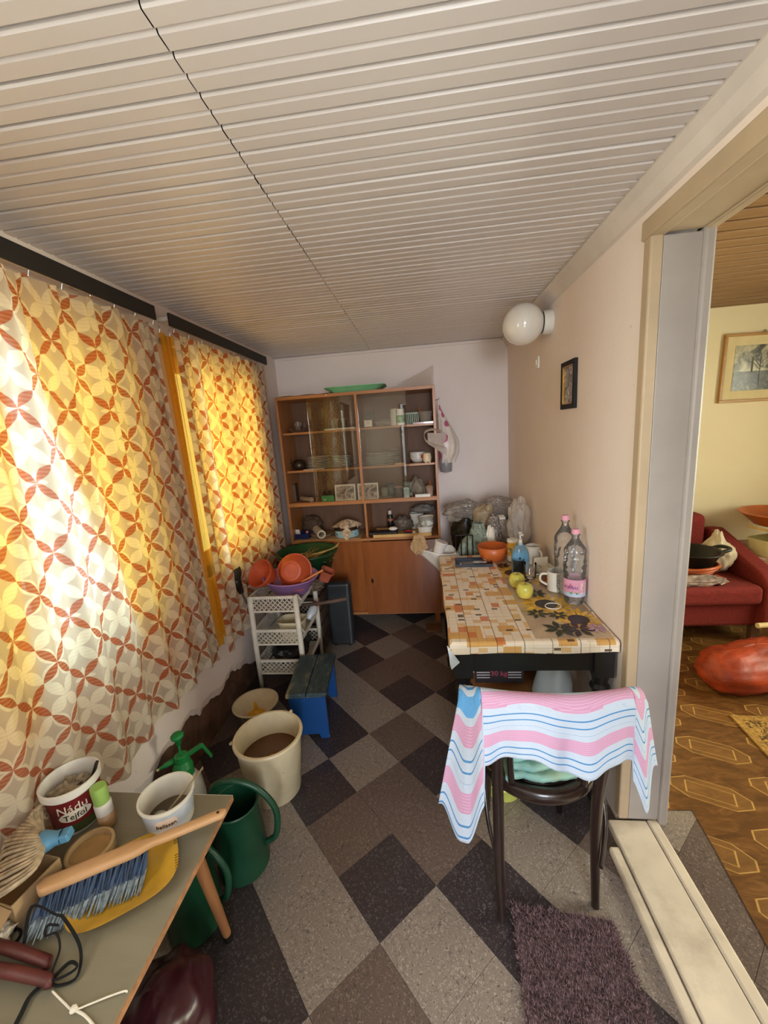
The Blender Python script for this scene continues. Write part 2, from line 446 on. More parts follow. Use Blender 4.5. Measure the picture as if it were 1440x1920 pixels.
# half open porch door behind the camera
d3 = thing('door_2', None, None); struct(d3)
M_brown = P('porch_door_paint', '6a4a33', .5, var=.2)
MB().bx(-.33, .02, YF-.06, YF-.02, .0, 2.0).build('door_leaf', M_brown, d3, bevel=.004)
MB().bx(-.40, -.37, YF-.2, YF+.01, 0, 2.02).build('door_post', M_brown, d3); MB().bx(.64, .66, YF-.2, YF+.01, 0, 2.02).build('door_post', M_brown, d3)
# ground outside the porch door and beneath the windows
struct(MB().bx(-8, 8, -9, YF-.2, -.16, -.12).build('ground_outside', P('grass_outside', '55702f', .95, var=.4, scale=5)))
# ---- right wall with the doorway
wrr = MB(); wrr.bx(XR, XS-.01, YD+.03, YB, -.1, 2.5); wrr.bx(XR, XS-.01, YF, -.12, -.1, 2.5); wrr.bx(XR, XS-.01, -.12, YD+.03, 2.13, 2.5)
struct(wrr.build('wall_right', M_wall))
# door frame: casing strip, reveal boards, lintel, threshold
d1 = thing('door_1', None, None); struct(d1)
def strip_grid(mb, x0, x1, y0, y1, z0, z1): return mb.bx(x0, x1, y0, y1, z0, z1)
MB().bx(XR-.006, XR+.030, YD-.002, YD+.040, 0.035, 2.10).build('casing', M_paint_y, d1, bevel=.006)
MB().bx(XR+.030, XS-.002, YD, YD+.03, 0.035, 2.08).build('jamb', M_paint, d1, bevel=.003)
MB().bx(XS-.004, XS+.028, YD-.012, YD+.05, 0.02, 2.10).build('casing', M_paint, d1, bevel=.008)
MB().bx(XR-.012, XR+.035, -.1, YD+.046, 2.08, 2.135).build('casing', M_paint_y, d1, bevel=.006)
MB().bx(XR+.033, XS-.002, -.1, YD, 2.085, 2.13).build('lintel', M_paint_y, d1, bevel=.003)
MB().bx(XS-.004, XS+.028, -.1, YD+.05, 2.08, 2.135).build('casing', M_paint_y, d1, bevel=.006)
M_thr = P('threshold_paint', 'cfc0ab', .5, var=.08, scale=8, bump=.35, dirt='6d5a48', dirtamt=.55)
MB().bx(XR-.045, XS-.045, -.12, YD, -.002, .032).build('threshold', M_thr, d1, bevel=.005)
MB().bx(XS-.043, XS-.005, -.12, YD, -.002, .036).build('threshold_strip', M_thr, d1, bevel=.006)
MB().bx(XR-.085, XR-.048, -.12, YD-.10, -.002, .026).build('threshold_strip', M_thr, d1, bevel=.008)
# ---- ceiling: ribbed plastic boards in two lengths, each a piece
M_ceilb = P('ceiling_backing', '2e2721', .9)
ce = struct(MB().bx(XL-.28, XS, YF, YB, ZC+.018, ZC+.06).build('ceiling', M_ceilb))
def mk_board():
    mt, nt, out = newmat('ceiling_plastic')
    n = tex(nt, 'Noise', 3, Detail=3); n2 = tex(nt, 'Noise', 40, Detail=1)
    cs = mixc(nt, X(n.outputs[0]), rgb('dcd4d2'), rgb('d2c9c6'))
    princ(nt, out, cs, .34, 0, None); return mt
M_board = mk_board()
PITCHB = .0840
def board_profile():
    pr = []
    w = PITCHB
    # two flat lobes with raised rounded ribs between them
    for y, z in ((.0005, .016), (.0012, .004), (.004, .0), (.0325, .0), (.0350, .0012), (.0375, .0055), (.0405, .0060), (.0425, .0015), (.0450, .0), (.0735, .0), (.0755, .0012), (.0775, .0060), (.0800, .0066), (.0812, .006), (.0815, .016)):
        pr.append((y, z))
    return pr
prb = board_profile()
def board(L):
    mb = MB()
    n = len(prb)
    mb.v = [(0, y, z) for y, z in prb]+[(L, y, z) for y, z in prb]
    mb.f = [(i, n+i, n+i+1, i+1) for i in range(n-1)]
    return mb
JX = -.392
bl = board(JX-.0013-(XL-.005)).build('ceiling_board', M_board, ce, smooth=False)
br_ = board(XR-.03-(JX+.0013)).build('ceiling_board', M_board, ce)
y = YF+.01; k = 0
while y+PITCHB < YB+.002:
    for src, x, dy in ((bl, XL-.005, 0.0), (br_, JX+.0013, .0)):
        o = src if k == 0 else src.copy()
        if k: COL.objects.link(o); o.parent = ce
        o.location = (x, y+(.004*math.sin(k*2.1) if src is bl else 0)*0, ZC+random.uniform(-.0008, .0008)); 
        o.rotation_euler = (0, random.uniform(-.0012, .0012), 0)
    y += PITCHB; k += 1
# cornice along the right wall, thin batten on the back wall
M_corn = P('cornice_paint', 'd6cbc2', .5, var=.06, scale=7)
cn = MB(); cn.prism([(XR-.045, ZC+.002), (XR-.052, ZC-.012), (XR-.030, ZC-.030), (XR-.012, ZC-.062), (XR+.001, ZC-.070), (XR+.001, ZC+.002)], 0, YB-YF)
for i, v in enumerate(cn.v): cn.v[i] = (v[0], YF+v[2], v[1])
struct(cn.build('trim_1', M_corn))
struct(MB().bx(XL, XR-.05, YB-.014, YB, ZC-.022, ZC).build('trim_2', M_wallb, bevel=.003))
# ---- side room shell
struct(MB().bx(XS, SX1, YB, YB+.2, -.1, 2.5).build('wall_side_room_back', M_walls))
wsr = MB(); wsr.bx(SX1, SX1+.15, YF, .7, -.1, 2.5); wsr.bx(SX1, SX1+.15, 2.3, YB, -.1, 2.5); wsr.bx(SX1, SX1+.15, .7, 2.3, -.1, .85); wsr.bx(SX1, SX1+.15, .7, 2.3, 2.1, 2.5)
struct(wsr.build('wall_side_room_right', M_walls))
ws3 = MB().bx(XS-.01, XS, YD+.03, YB, -.1, 2.5); ws3.bx(XS-.01, XS, YF, -.12, -.1, 2.5); ws3.bx(XS-.01, XS, -.12, YD+.03, 2.13, 2.5)
struct(ws3.build('wall_side_room_left', M_walls))
w3 = MB()
for a, b, c, d in ((.7, .76, .85, 2.1), (2.24, 2.3, .85, 2.1), (.7, 2.3, .85, .91), (.7, 2.3, 2.04, 2.1), (1.47, 1.53, .91, 2.04)): w3.bx(SX1+.04, SX1+.1, a, b, c, d)
w3 = struct(w3.build('window_3', M_white, bevel=.004))
MB().bx(SX1+.068, SX1+.072, .76, 2.24, .91, 2.04).build('pane', M_pane, w3)
ces = struct(MB().bx(XS, SX1, YF, YB, SZC+.014, SZC+.06).build('ceiling_side_room', P('side_ceiling_gap', '0e0805', .9)))
M_plank = wood('side_ceiling_plank', '6e4e2e', '86623c', .45, 'X')
y = YF; src = None
while y < YB-.01:
    if src is None: src = MB().bx(0, SX1-XS, 0, .079, 0, .013).build('ceiling_plank', M_plank, ces, bevel=.003, seg=1); o = src
    else: o = src.copy(); COL.objects.link(o); o.parent = ces
    o.location = (XS, y, SZC); y += .0975
# linoleum sheet in the side room, printed with elongated octagons
def lino():
    mt, nt, out = newmat('linoleum_print')
    x, y, z = coords(nt)
    a = .55; U = (x*math.cos(a)+y*math.sin(a)); V = (y*math.cos(a)-x*math.sin(a))
    # staggered cells in the sheet's own axes
    cw, chh = .32, .235
    row = (y/chh).floor(); xs = x/cw+X.m('MULTIPLY', row, .5)
    lx = (xs.fract()-.5)*cw; ly = ((y/chh).fract()-.5)*chh
    th = -.42; u = lx*math.cos(th)+ly*math.sin(th); v = ly*math.cos(th)-lx*math.sin(th)
    au, av = u.abs(), v.abs()
    d = (au/.140).max(av/.058).max((au*.62+av)/.107)
    d2 = (au/.085).max(av/.032)
    line = X.m('MULTIPLY', d.gt(.955), d.lt(1.0)).max(X.m('MULTIPLY', d2.gt(.93), d2.lt(1.0)))
    diag = X.m('MULTIPLY', (au*.42-av+.001).abs().lt(.0022), X.m('MULTIPLY', d2.gt(1.0), d.lt(1.0)))
    line = line.max(diag*0)
    n = tex(nt, 'Noise', 9, sc=(1, 3, 1), rot=(0, 0, .6), Detail=6, Roughness=.65, Distortion=1.0)
    cs = ramp(nt, n.outputs[0], (.3, '4a2e17'), (.5, '664321'), (.7, '80592f'))
    cs = mixc(nt, X.m('MULTIPLY', d.lt(1.0), .35), cs, rgb('8e6638'))
    cs = mixc(nt, line*.65, cs, rgb('c8a05c'))
    princ(nt, out, cs, .32, 0, None); return mt
struct(MB().prism([(.832, 1.44), (1.0, 1.445), (.985, 1.3), (.955, 1.1), (.93, .92), (.92, YF), (SX1, YF), (SX1, YB), (.832, YB)], .0006, .003).build('floor_linoleum', lino()))

# ============================================================ CURTAINS
def curtain_mat():
    mt, nt, out = newmat('patterned_sheer')
    tc = nt.nodes.new('ShaderNodeUVMap'); sp = nt.nodes.new('ShaderNodeSeparateXYZ'); nt.links.new(tc.outputs[0], sp.inputs[0])
    u, v = X(sp.outputs[0]), X(sp.outputs[1])
    k = 1/(math.sqrt(2)*.0745)
    jag = ((v*900.0).sin())*.035
    p = (u+v)*k; q = (u-v)*k
    def w_(b):
        fb = b.fract()-.5; return ((.5-fb*fb).sqrt()-.5)*.92
    dp, dq = p.pp(1.0), q.pp(1.0)
    wp, wq = w_(q)+jag*0, w_(p)
    soft = lambda d, w: X.m('MULTIPLY', (w-d)*40.0+.5, 1.0, clamp=True)
    brown = soft(dp, wp*.86).max(soft(dq, wq*.86))
    nn = X.m('ROUND', p*.5)+X.m('ROUND', q*.5); isB = (nn*.5).fract().gt(.25)
    light = soft(1-dp, wp*1.25).max(soft(1-dq, wq*1.25))
    light = light.max(isB*(soft(dp, wp*1.45).max(soft(dq, wq*1.45))))
    U, V = u*(k), v*(k); du, dv = U.pp(1.0), V.pp(1.0)
    cross = ((du/.34)*(du/.34)+(dv/.085)*(dv/.085)).lt(1.0).max(((du/.085)*(du/.085)+(dv/.34)*(dv/.34)).lt(1.0))
    stripes = ((v*520.0).sin()*.5+.5)
    light = (light*(stripes*.25+.75)).max(cross*.8)
    brown = brown*(stripes*.18+.82)
    cs = mixc(nt, light, rgb('cdc2b0'), rgb('f6f1da')); cs = mixc(nt, brown, cs, rgb('b4603a'))
    d = nt.nodes.new('ShaderNodeBsdfDiffuse'); t = nt.nodes.new('ShaderNodeBsdfTranslucent'); tr = nt.nodes.new('ShaderNodeBsdfTransparent')
    nt.links.new(cs, d.inputs[0]); nt.links.new(cs, t.inputs[0])
    m1 = nt.nodes.new('ShaderNodeMixShader'); m1.inputs[0].default_value = .62
    nt.links.new(d.outputs[0], m1.inputs[1]); nt.links.new(t.outputs[0], m1.inputs[2])
    fac = X.m('SUBTRACT', .95, light*.10); fac = fac.max(brown*.92)
    m2 = nt.nodes.new('ShaderNodeMixShader'); nt.links.new(fac.s, m2.inputs[0])
    nt.links.new(tr.outputs[0], m2.inputs[1]); nt.links.new(m1.outputs[0], m2.inputs[2]); nt.links.new(m2.outputs[0], out.inputs[0])
    return mt
M_sheer = curtain_mat()
def voile():
    mt, nt, out = newmat('yellow_voile'); n = tex(nt, 'Noise', 50, Detail=3); cs = ramp(nt, n.outputs[0], (.3, 'f0b440'), (.7, 'f8c452'))
    t = nt.nodes.new('ShaderNodeBsdfTransparent'); t.inputs[0].default_value = rgb('ffd768'); tl = nt.nodes.new('ShaderNodeBsdfTranslucent'); d = nt.nodes.new('ShaderNodeBsdfDiffuse')
    nt.links.new(cs, tl.inputs[0]); nt.links.new(cs, d.inputs[0]); m1 = nt.nodes.new('ShaderNodeMixShader'); m1.inputs[0].default_value = .7; nt.links.new(d.outputs[0], m1.inputs[1]); nt.links.new(tl.outputs[0], m1.inputs[2])
    m2 = nt.nodes.new('ShaderNodeMixShader'); m2.inputs[0].default_value = .52; nt.links.new(t.outputs[0], m2.inputs[1]); nt.links.new(m1.outputs[0], m2.inputs[2]); nt.links.new(m2.outputs[0], out.inputs[0]); return mt
M_yel = voile()
M_rod = P('rod_black', '17130f', .55, var=.2)
M_hook = P('steel', 'b8b4ac', .3, .9)
def folds(s, t, freq, seed, amp):
    a = amp*(.55+.6*t)
    return a*(math.sin(s*freq+1.2*noise.noise(Vector((s*1.7, t*.9, seed))))*.75+.55*noise.noise(Vector((s*5.0, t*.7, seed+3))))
def curtain(name, label, mat, x, yt0, yt1, yb0, yb1, zt, zb, freq, amp, seed, full=1.18, hem=.02, nu=240, nv=60, group=None):
    t_ = thing(name, label, 'curtain', (x, (yt0+yt1)/2, zb), group=group)
    def fn(a, b):
        t = 1-b; y = lerp(lerp(yt0, yt1, a), lerp(yb0, yb1, a), t)
        s = a*(yt1-yt0)
        xx = folds(s, t, freq, seed, amp)+.006*math.sin(s*freq*3.1+seed)*(1-t)
        z = lerp(zb+hem*math.sin(a*9+seed)+hem*.6*math.sin(a*23), zt-.012*abs(math.sin(a*PI*(yt1-yt0)/.11)), b)
        yy = y+.010*math.cos(s*freq+seed)*t
        if mat is M_sheer: xx = max(xx, -.014)-.030*smoothstep(1.15, .95, y)*smoothstep(.85, .62, z)
        return (xx, yy-(yt0+yt1)/2, z-zb)
    mb = MB().grid(nu, nv, fn, lambda a, b: (a*(yb1-yb0)*full+seed*.13, b*(zt-zb)))
    part('fabric', mb, mat, t_, smooth=True)
    n = max(3, int((yt1-yt0)/.11))
    hk = None
    for i in range(n+1):
        yy = yt0+(yt1-yt0)*i/n-(yt0+yt1)/2
        if hk is None: hk = o = part('curtain_hook', MB().tube([(0, 0, -.008), (.006, 0, .008), (0, 0, .022)], .0018, 5), M_hook, t_)
        else: o = hk.copy(); COL.objects.link(o); o.parent = t_
        o.location = (0, yy, zt-zb)
    return t_
curtain('sheer_curtain', 'long sheer curtain with brown petal pattern nearest the camera, over the low table', M_sheer, -1.130, .52, 1.745, .47, 1.85, 2.105, .46, 46, .026, 1.0, nu=300)
curtain('sheer_curtain', 'sheer curtain with brown petal pattern beside the cabinet, behind the plastic rack', M_sheer, -1.135, 1.90, 2.985, 1.94, 3.01, 2.105, .44, 50, .018, 5.0)
curtain('yellow_drape', 'plain yellow drape behind the middle of the near sheer curtain', M_yel, -1.165, 1.08, 1.69, 1.42, 1.70, 2.095, .58, 48, .007, 2.0, nu=120)
curtain('yellow_drape', 'plain yellow drape at the left end of the near sheer curtain', M_yel, -1.165, .56, 1.07, .54, .92, 2.095, .80, 44, .007, 3.0, nu=140)
curtain('yellow_drape', 'narrow yellow drape showing between the two sheer curtains', M_yel, -1.164, 1.835, 2.06, 1.90, 2.09, 2.095, .50, 50, .006, 4.0, nu=70)
curtain('yellow_drape', 'wide yellow drape behind the far sheer curtain', M_yel, -1.170, 2.07, 2.94, 2.10, 2.95, 2.095, .56, 44, .006, 6.0, nu=140)
for (y0, y1, lb) in ((.45, 1.755, 'long black curtain rail under the ceiling nearest the camera'), (1.853, 3.008, 'shorter black curtain rail near the cabinet corner')):
    r = thing('curtain_rail', lb, 'curtain rail', (-1.130, y0, 2.115), group='black curtain rails')
    part('fascia', MB().bx(.004, .016, 0, y1-y0, .0, .057), M_rod, r, bevel=.003)
    part('track', MB().bx(-.05, .004, 0, y1-y0, .024, .04), P('rail_track', 'cfcac0', .4), r)
    for q in (.25, .75):
        part('bracket', MB().bx(-.069, -.05, (y1-y0)*q-.015, (y1-y0)*q+.015, .028, .052), M_hook, r)
nl = thing('wall_hook', 'small round metal knob on the wall strip between the curtains', 'hook', PX(300, 640, XL))
part('plate', MB().lathe([(.014, 0), (.014, .004), (.006, .006)], M=Matrix.Rotation(PI/2, 4, 'Y'), cap1=True), M_hook, nl)
part('knob', MB().lathe([(.004, .004), (.004, .014), (.010, .018), (.009, .026), (.002, .029)], seg=16, M=Matrix.Rotation(PI/2, 4, 'Y')), M_hook, nl, smooth=True)

# ============================================================ CABINET
CX0, CX1, CY0, CY1, CZT = -1.11, .097, 3.06, 3.405, 1.885
M_cab = wood('cabinet_veneer', 'a06a3c', 'b87c48', .35, 'X', 5)
M_cabv = wood('cabinet_veneer_upright', '9e683a', 'b67a46', .35, 'Z', 5)
M_cabd = wood('cabinet_door_veneer', '8a4c26', 'a05e30', .18, 'Z', 4, Coat_Weight=.35)
M_cabi = wood('cabinet_inside', '5e402a', '704c32', .6, 'Z', 5)
M_brass = P('dark_bronze', '2e2218', .4, .7)
C = thing('display_cabinet', 'brown wooden display cabinet with glass sliding doors on the far wall', 'cabinet', (CX0, CY0, 0))
wC, dC = CX1-CX0, CY1-CY0
SH = [.735, 1.035, 1.303, 1.600]               # shelf undersides
T = .018
for x in (0, wC-T): part('side_panel', MB().bx(x, x+T, 0, dC, .10, CZT), M_cabv, C, bevel=.0015)
part('top_panel', MB().bx(T, wC-T, 0, dC, CZT-.024, CZT), M_cab, C, bevel=.0015)
part('back_panel', MB().bx(T, wC-T, dC-.008, dC, .10, CZT-.024), M_cabi, C)
part('bottom_panel', MB().bx(T, wC-T, 0, dC-.008, .10, .12), M_cab, C)
XD = -.492-CX0
for z in SH[2:]:
    part('shelf', MB().bx(T, XD-.009, .05, dC-.008, z, z+.016), M_cab, C, bevel=.001)
    part('shelf', MB().bx(XD+.009, wC-T, .05, dC-.008, z, z+.016), M_cab, C, bevel=.001)
part('shelf', MB().bx(T, wC-T, .0, dC-.008, SH[1], SH[1]+.022), M_cab, C, bevel=.001)
part('worktop', MB().bx(T, wC-T, -.012, dC-.008, SH[0], SH[0]+.020), M_cab, C, bevel=.0015)
part('divider', MB().bx(XD-.009, XD+.009, .0, dC-.008, SH[1]+.022, CZT-.024), M_cabv, C)
part('divider', MB().bx(XD-.004, XD+.014, .03, dC-.008, SH[0]+.02, SH[1]), M_cabv, C)
dl = part('sliding_door', MB().bx(T, XD+.03, .022, .040, .12, SH[0]), M_cabd, C, bevel=.001)
dr = part('sliding_door', MB().bx(-.528-CX0, wC-T, -.002, .016, .105, SH[0]-.012), M_cabd, C, bevel=.001)
ky = MB(); ky.lathe([(.011, 0), (.011, .003), (.007, .005)], c=(-.47-CX0, -.002, .395), M=Matrix.Rotation(PI/2, 4, 'X'), seg=16, sx=.8, sy=1.9, cap1=True); ky.bx(-.473-CX0, -.467-CX0, -.014, -.006, .385, .405)
part('keyhole_plate', ky, M_brass, dr)
for x in (.03, wC-.07):
    for y in (.03, dC-.06): part('leg', MB().bx(x, x+.04, y, y+.03, 0, .10), M_cabd, C)
M_cglass = thin_glass('cabinet_glass', 'f5f3ec', 1.4, .012)
for x0, x1, yy in ((-.872-CX0, XD-.010, .018), (XD+.010, -.118-CX0, .018)):
    part('glass_pane', MB().bx(x0, x1, yy, yy+.004, SH[1]+.024, CZT-.026), M_cglass, C)
for yy in (.010, .028):
    part('glass_track', MB().bx(T, wC-T, yy, yy+.004, SH[1]+.022, SH[1]+.027), M_cab, C)
part('screw', MB().lathe([(.005, 0), (.004, .002)], c=(wC-.009, -.001, CZT-.012), M=Matrix.Rotation(PI/2, 4, 'X'), seg=10, cap1=True), M_white, C)
part('screw', MB().lathe([(.005, 0), (.004, .002)], c=(.40, -.001, CZT-.012), M=Matrix.Rotation(PI/2, 4, 'X'), seg=10, cap1=True), M_white, C)

# ---- contents
M_porc = P('porcelain', 'd8d3c8', .2, var=.05); M_porcg = P('porcelain_grey', 'a8a59c', .25, var=.08)
M_plw = P('white_plastic', 'e2ded4', .4, var=.05); M_plg = P('milky_plastic', 'c9c9c0', .4, var=.08)
M_blk = P('black_plastic', '14120f', .45, var=.2); M_glass = film('clear_glass', 'eef2ee', .08, .03, .4, 1.2)
M_red = P('red_plastic', 'b5261c', .4, var=.08); M_blue = P('navy_plastic', '1a2350', .35, var=.12)
M_paper = P('paper', 'e8e0d0', .8, var=.06); M_card = P('cardboard', 'b3936a', .85, var=.1)
M_film = film('thin_bag_film', 'd9cfc2', .55, .25); M_filmw = film('white_bag_film', 'eee4dc', .82, .3)
M_green = P('green_plastic', '3f9a58', .4, var=.06); M_steel = P('polished_steel', 'c4c0b8', .22, .95)
S1, S2, S3, S4 = SH[3]+.016, SH[2]+.016, SH[1]+.022, SH[0]+.020     # shelf tops, top to bottom
def cx(u, v, y): return PY(u, v, y).x
def obj(name, label, cat, mb, mat, loc, rz=0, group=None, **kw):
    return tag(mb.build(name, mat, loc=loc, rz=rz, **kw), label, cat, group)
def cup1(r0, r1, h): return [(.001, .002), (r0*.96, .002), (r0, .005), (r1, h)]
def cupprof(r0, r1, h, th=.003, lip=0):
    return [(r0, 0), (r1, h), (r1+lip, h), (r1+lip, h+.001), (r1-th, h+.001), (r0-th, th), (.001, th)]
# top shelf left: glass jug and glass bowl, two tumblers, saucer board
g = thing('glass_cup', 'small clear glass cup standing in a glass dish, top left shelf', 'cup', (cx(560, 808, 3.22), 3.22, S1+.016)); part('bowl', MB().lathe(cup1(.025, .032, .07), cap0=False), M_glass, g, smooth=True); part('handle', MB().tube([(.03, 0, .06), (.055, 0, .055), (.052, 0, .025), (.028, 0, .02)], .004, 8), M_glass, g, smooth=True)
obj('glass_dish', 'wide shallow cut glass dish at the left of the top shelf', 'dish', MB().lathe(cup1(.05, .085, .035), cap0=False), M_glass, (cx(560, 810, 3.22), 3.22, S1), smooth=True)
obj('cutting_board', 'thin pale board lying on the top left shelf behind the glass', 'board', MB().bx(-.12, .12, -.06, .06, 0, .012), M_paper, (cx(640, 803, 3.18), 3.18, S1), bevel=.002)
for u_, lb in ((630, 'left one of two pale glass tumblers on the thin board'), (645, 'right one of two pale glass tumblers on the thin board')):
    t_ = thing('tumbler', lb, 'glass', (cx(u_, 795, 3.19), 3.19, S1+.0125), group='tumblers on the top shelf'); part('wall', MB().lathe(cup1(.020, .024, .075), cap0=False), M_glass, t_, smooth=True)
# top shelf right: clock, plastic bag, white bottles, basket, tub
ck = thing('alarm_clock', 'small square red alarm clock with white face on the top shelf', 'clock', (cx(691, 797, 3.16), 3.16, S1))
part('case', MB().bx(-.038, .038, -.015, .02, 0, .062), P('clock_case', '7a3a30', .4), ck, bevel=.006); part('face', MB().bx(-.030, .030, -.0165, -.0145, .006, .055), M_paper, ck)
part('hand', MB().bx(-.001, .001, -.018, -.0165, .028, .050), M_blk, ck); part('hand', MB().bx(-.0015, .0015, -.0175, -.0165, .028, .043), M_blk, ck)
obj('picture_card', 'small dark framed card standing behind the alarm clock', 'card', MB().bx(-.04, .04, -.004, .004, 0, .13), P('card_dark', '4a382c', .6), (cx(693, 790, 3.3), 3.32, S1))
obj('folded_plastic_bag', 'flattened clear plastic bag between clock and white bottles', 'bag', MB().blob((0, 0, .028), (.075, .05, .028), amp=.3, fr=2.5, seed=4, floor=0, crump=.3), M_film, (cx(722, 795, 3.17), 3.17, S1), smooth=True)
for u_, v_, hh, lb in ((741, 797, .125, 'white pill bottle standing left, partly behind the green labelled one'), (752, 797, .118, 'white pill bottle with green label on the top shelf')):
    b = thing('pill_bottle', lb, 'bottle', (cx(u_, v_, 3.10 if u_ > 745 else 3.17), 3.10+.045*(u_ < 745), S1), group='pill bottles')
    part('body', MB().lathe([(.030, 0), (.033, .004), (.033, hh*.72), (.029, hh*.78)], cap1=True), M_plw, b, smooth=True, ang=.7); part('cap', MB().lathe([(.031, hh*.78), (.031, hh-.003), (.029, hh)], cap1=True), M_plw, b, smooth=True, ang=.7)
    if u_ > 745: part('label_band', MB().lathe([(.0335, hh*.15), (.0335, hh*.62)], cap0=False), P('label_green', '8fa886', .5, var=.25, scale=40), b, smooth=True)
bs = thing('plastic_basket', 'small pale green slotted plastic basket on the top shelf', 'basket', (cx(772, 793, 3.2), 3.22, S1))
M_pg = P('pale_green_plastic', 'a9b8a2', .5)
bb = MB(); bb.bx(-.05, .05, -.04, .04, 0, .004); bb.bx(-.055, .055, -.045, -.04, .08, .09); bb.bx(-.055, .055, .04, .045, .08, .09); bb.bx(-.055, -.05, -.04, .04, .08, .09); bb.bx(.05, .055, -.04, .04, .08, .09)
for i in range(8):
    x = -.05+i*.1/7; bb.bx(x-.003, x+.003, -.044, -.040, 0, .085); bb.bx(x-.003, x+.003, .040, .044, 0, .085)
for i in range(6):
    yy = -.04+i*.08/5; bb.bx(-.054, -.05, yy-.003, yy+.003, 0, .085); bb.bx(.05, .054, yy-.003, yy+.003, 0, .085)
part('lattice', bb, M_pg, bs)
obj('wooden_board', 'thin wooden board under the clear tub on the top shelf', 'board', MB().bx(-.085, .075, -.06, .06, 0, .012), M_cabd, (cx(795, 793, 3.13), 3.15, S1))
tb = thing('clear_tub', 'clear round plastic tub with small parts and a brush, top right shelf', 'tub', (cx(798, 790, 3.13), 3.15, S1+.0125))
part('shell', MB().lathe(cupprof(.045, .056, .075, lip=.003)), film('clear_tub_plastic', 'd8d4cc', .38, .2), tb, smooth=True); part('contents', MB().blob((0, 0, .026), (.038, .038, .024), amp=.5, fr=5, seed=2, floor=.004), M_steel, tb); part('brush_handle', MB().tube([(-.03, 0, .02), (-.045, .01, .11)], .006, 8), M_cabd, tb)
# second shelf: teapot, plates, bowls, cup
tp = thing('teapot', 'dark metal teapot with tall spout on the second shelf', 'teapot', (cx(560, 875, 3.2), 3.22, S2)); M_dkm = P('dark_metal', '4a3c30', .35, .6)
part('body', MB().lathe([(.035, 0), (.052, .015), (.056, .04), (.042, .075), (.02, .082)], cap1=True), M_dkm, tp, smooth=True); part('spout', MB().tube(curve_pts([(-.04, 0, .025), (-.07, 0, .05), (-.075, 0, .1), (-.085, 0, .125)]), [.012]*8+[.010]*8+[.007]*9, 10), M_dkm, tp, smooth=True); part('handle', MB().tube(curve_pts([(.045, 0, .06), (.08, 0, .075), (.085, 0, .05), (.05, 0, .025)]), .005, 8), M_dkm, tp, smooth=True)
def plate(r, h=.010): return MB().lathe([(r*.5, 0), (r*.55, .0012), (r*.97, h-.001), (r, h), (r, h+.0022), (r*.96, h+.0015), (r*.52, .004), (.002, .004)])
def stack(uc, y, n, r, dz, lab, seedx=0, mat=M_porc, z=S2):
    src = None
    for i in range(n):
        lb = ('lowest plate' if i == 0 else 'topmost plate' if i == n-1 else ['', 'second', 'third', 'fourth', 'fifth', 'sixth', 'seventh', 'eighth'][i]+' plate from below') + ' of the ' + lab
        loc = (cx(uc, 878, y)+random.uniform(-.004, .004), y+random.uniform(-.004, .004), z+i*dz+.0005)
        if src is None: o = obj('plate', lb, 'plate', plate(r), mat, loc, group='plates in the '+lab, smooth=True); src = o
        else: o = src.copy(); COL.objects.link(o); o.location = loc; o['label'] = lb
stack(600, 3.22, 8, .100, .0125, 'stack beside the dark teapot')
stack(643, 3.24, 7, .085, .0130, 'stack touching the divider from the left')
stack(714, 3.20, 8, .112, .0120, 'large stack just right of the divider')
stack(741, 3.325, 6, .062, .0200, 'small grey stack behind the large one', mat=M_porcg)
for i in range(4):
    obj('bowl', ['lowest', 'second', 'third', 'topmost'][i]+' of the nested bowls behind the cup', 'bowl', MB().lathe([(.03, 0), (.045, .006), (.068, .042), (.066, .043), (.043, .009), (.002, .005)]), M_porc, (cx(784, 868, 3.23), 3.24, S2+i*.013+.0005), group='nested bowls', smooth=True)
obj('small_board', 'small pale wedge of wood lying beside the plates', 'board', MB().bx(-.04, .04, -.03, .03, 0, .014), M_card, (cx(748, 873, 3.13), 3.135, S2), rz=.3, bevel=.003)
sg = thing('sugar_pot', 'cream ceramic pot with red flower on small feet beside bowls', 'pot', (cx(801, 862, 3.12), 3.125, S2))
part('body', MB().lathe([(.024, .006), (.031, .012), (.033, .04), (.030, .068), (.024, .076), (.022, .076), (.026, .062), (.027, .02), (.002, .014)]), P('cream_ceramic', 'e6d7b8', .25), sg, smooth=True)
for a in (0, 2.1, 4.2): part('foot', MB().box((.02*math.cos(a), .02*math.sin(a), .004), (.008, .008, .008)), P('cream_ceramic', 'e6d7b8'), sg)
part('flower', MB().blob((-.034, -.006, .05), (.010, .012, .016), amp=.3, seed=3), M_red, sg, smooth=True)
obj('thin_knife', 'pale flat knife lying at the edge of the second shelf', 'knife', MB().prism([(-.08, -.006), (.04, -.01), (.09, 0), (.04, .008), (-.08, .006)], 0, .004), M_paper, (cx(587, 879, 3.13), 3.135, S2))
# third shelf
for i, (u_, hh, rz_) in enumerate(((549, .17, .1), (556, .145, .15))):
    obj('book', ('taller ' if i == 0 else 'shorter ')+'dark book standing at the left of the third shelf', 'book', MB().bx(-.012, .012, -.07, .07, 0, hh), P('dark_book', '5a4638', .7), (cx(u_, 940, 3.24), 3.25, S3), rz=rz_, bevel=.002)
rl = thing('paper_roll', 'thin rolled paper tube lying on the third shelf', 'roll', (cx(575, 944, 3.15), 3.17, S3+.021), rot=(0, 0, -.75)); part('tube', MB().tube([(-.085, 0, 0), (.075, 0, 0)], .020, 16), P('kraft_roll', '9b8468', .8), rl, smooth=True, ang=.6)
part('end', MB().tube([(-.087, 0, 0), (-.085, 0, 0)], .0185, 16), M_paper, rl)
gb = thing('green_box', 'small green plastic box with odds and ends on the third shelf', 'box', (cx(616, 944, 3.12), 3.14, S3))
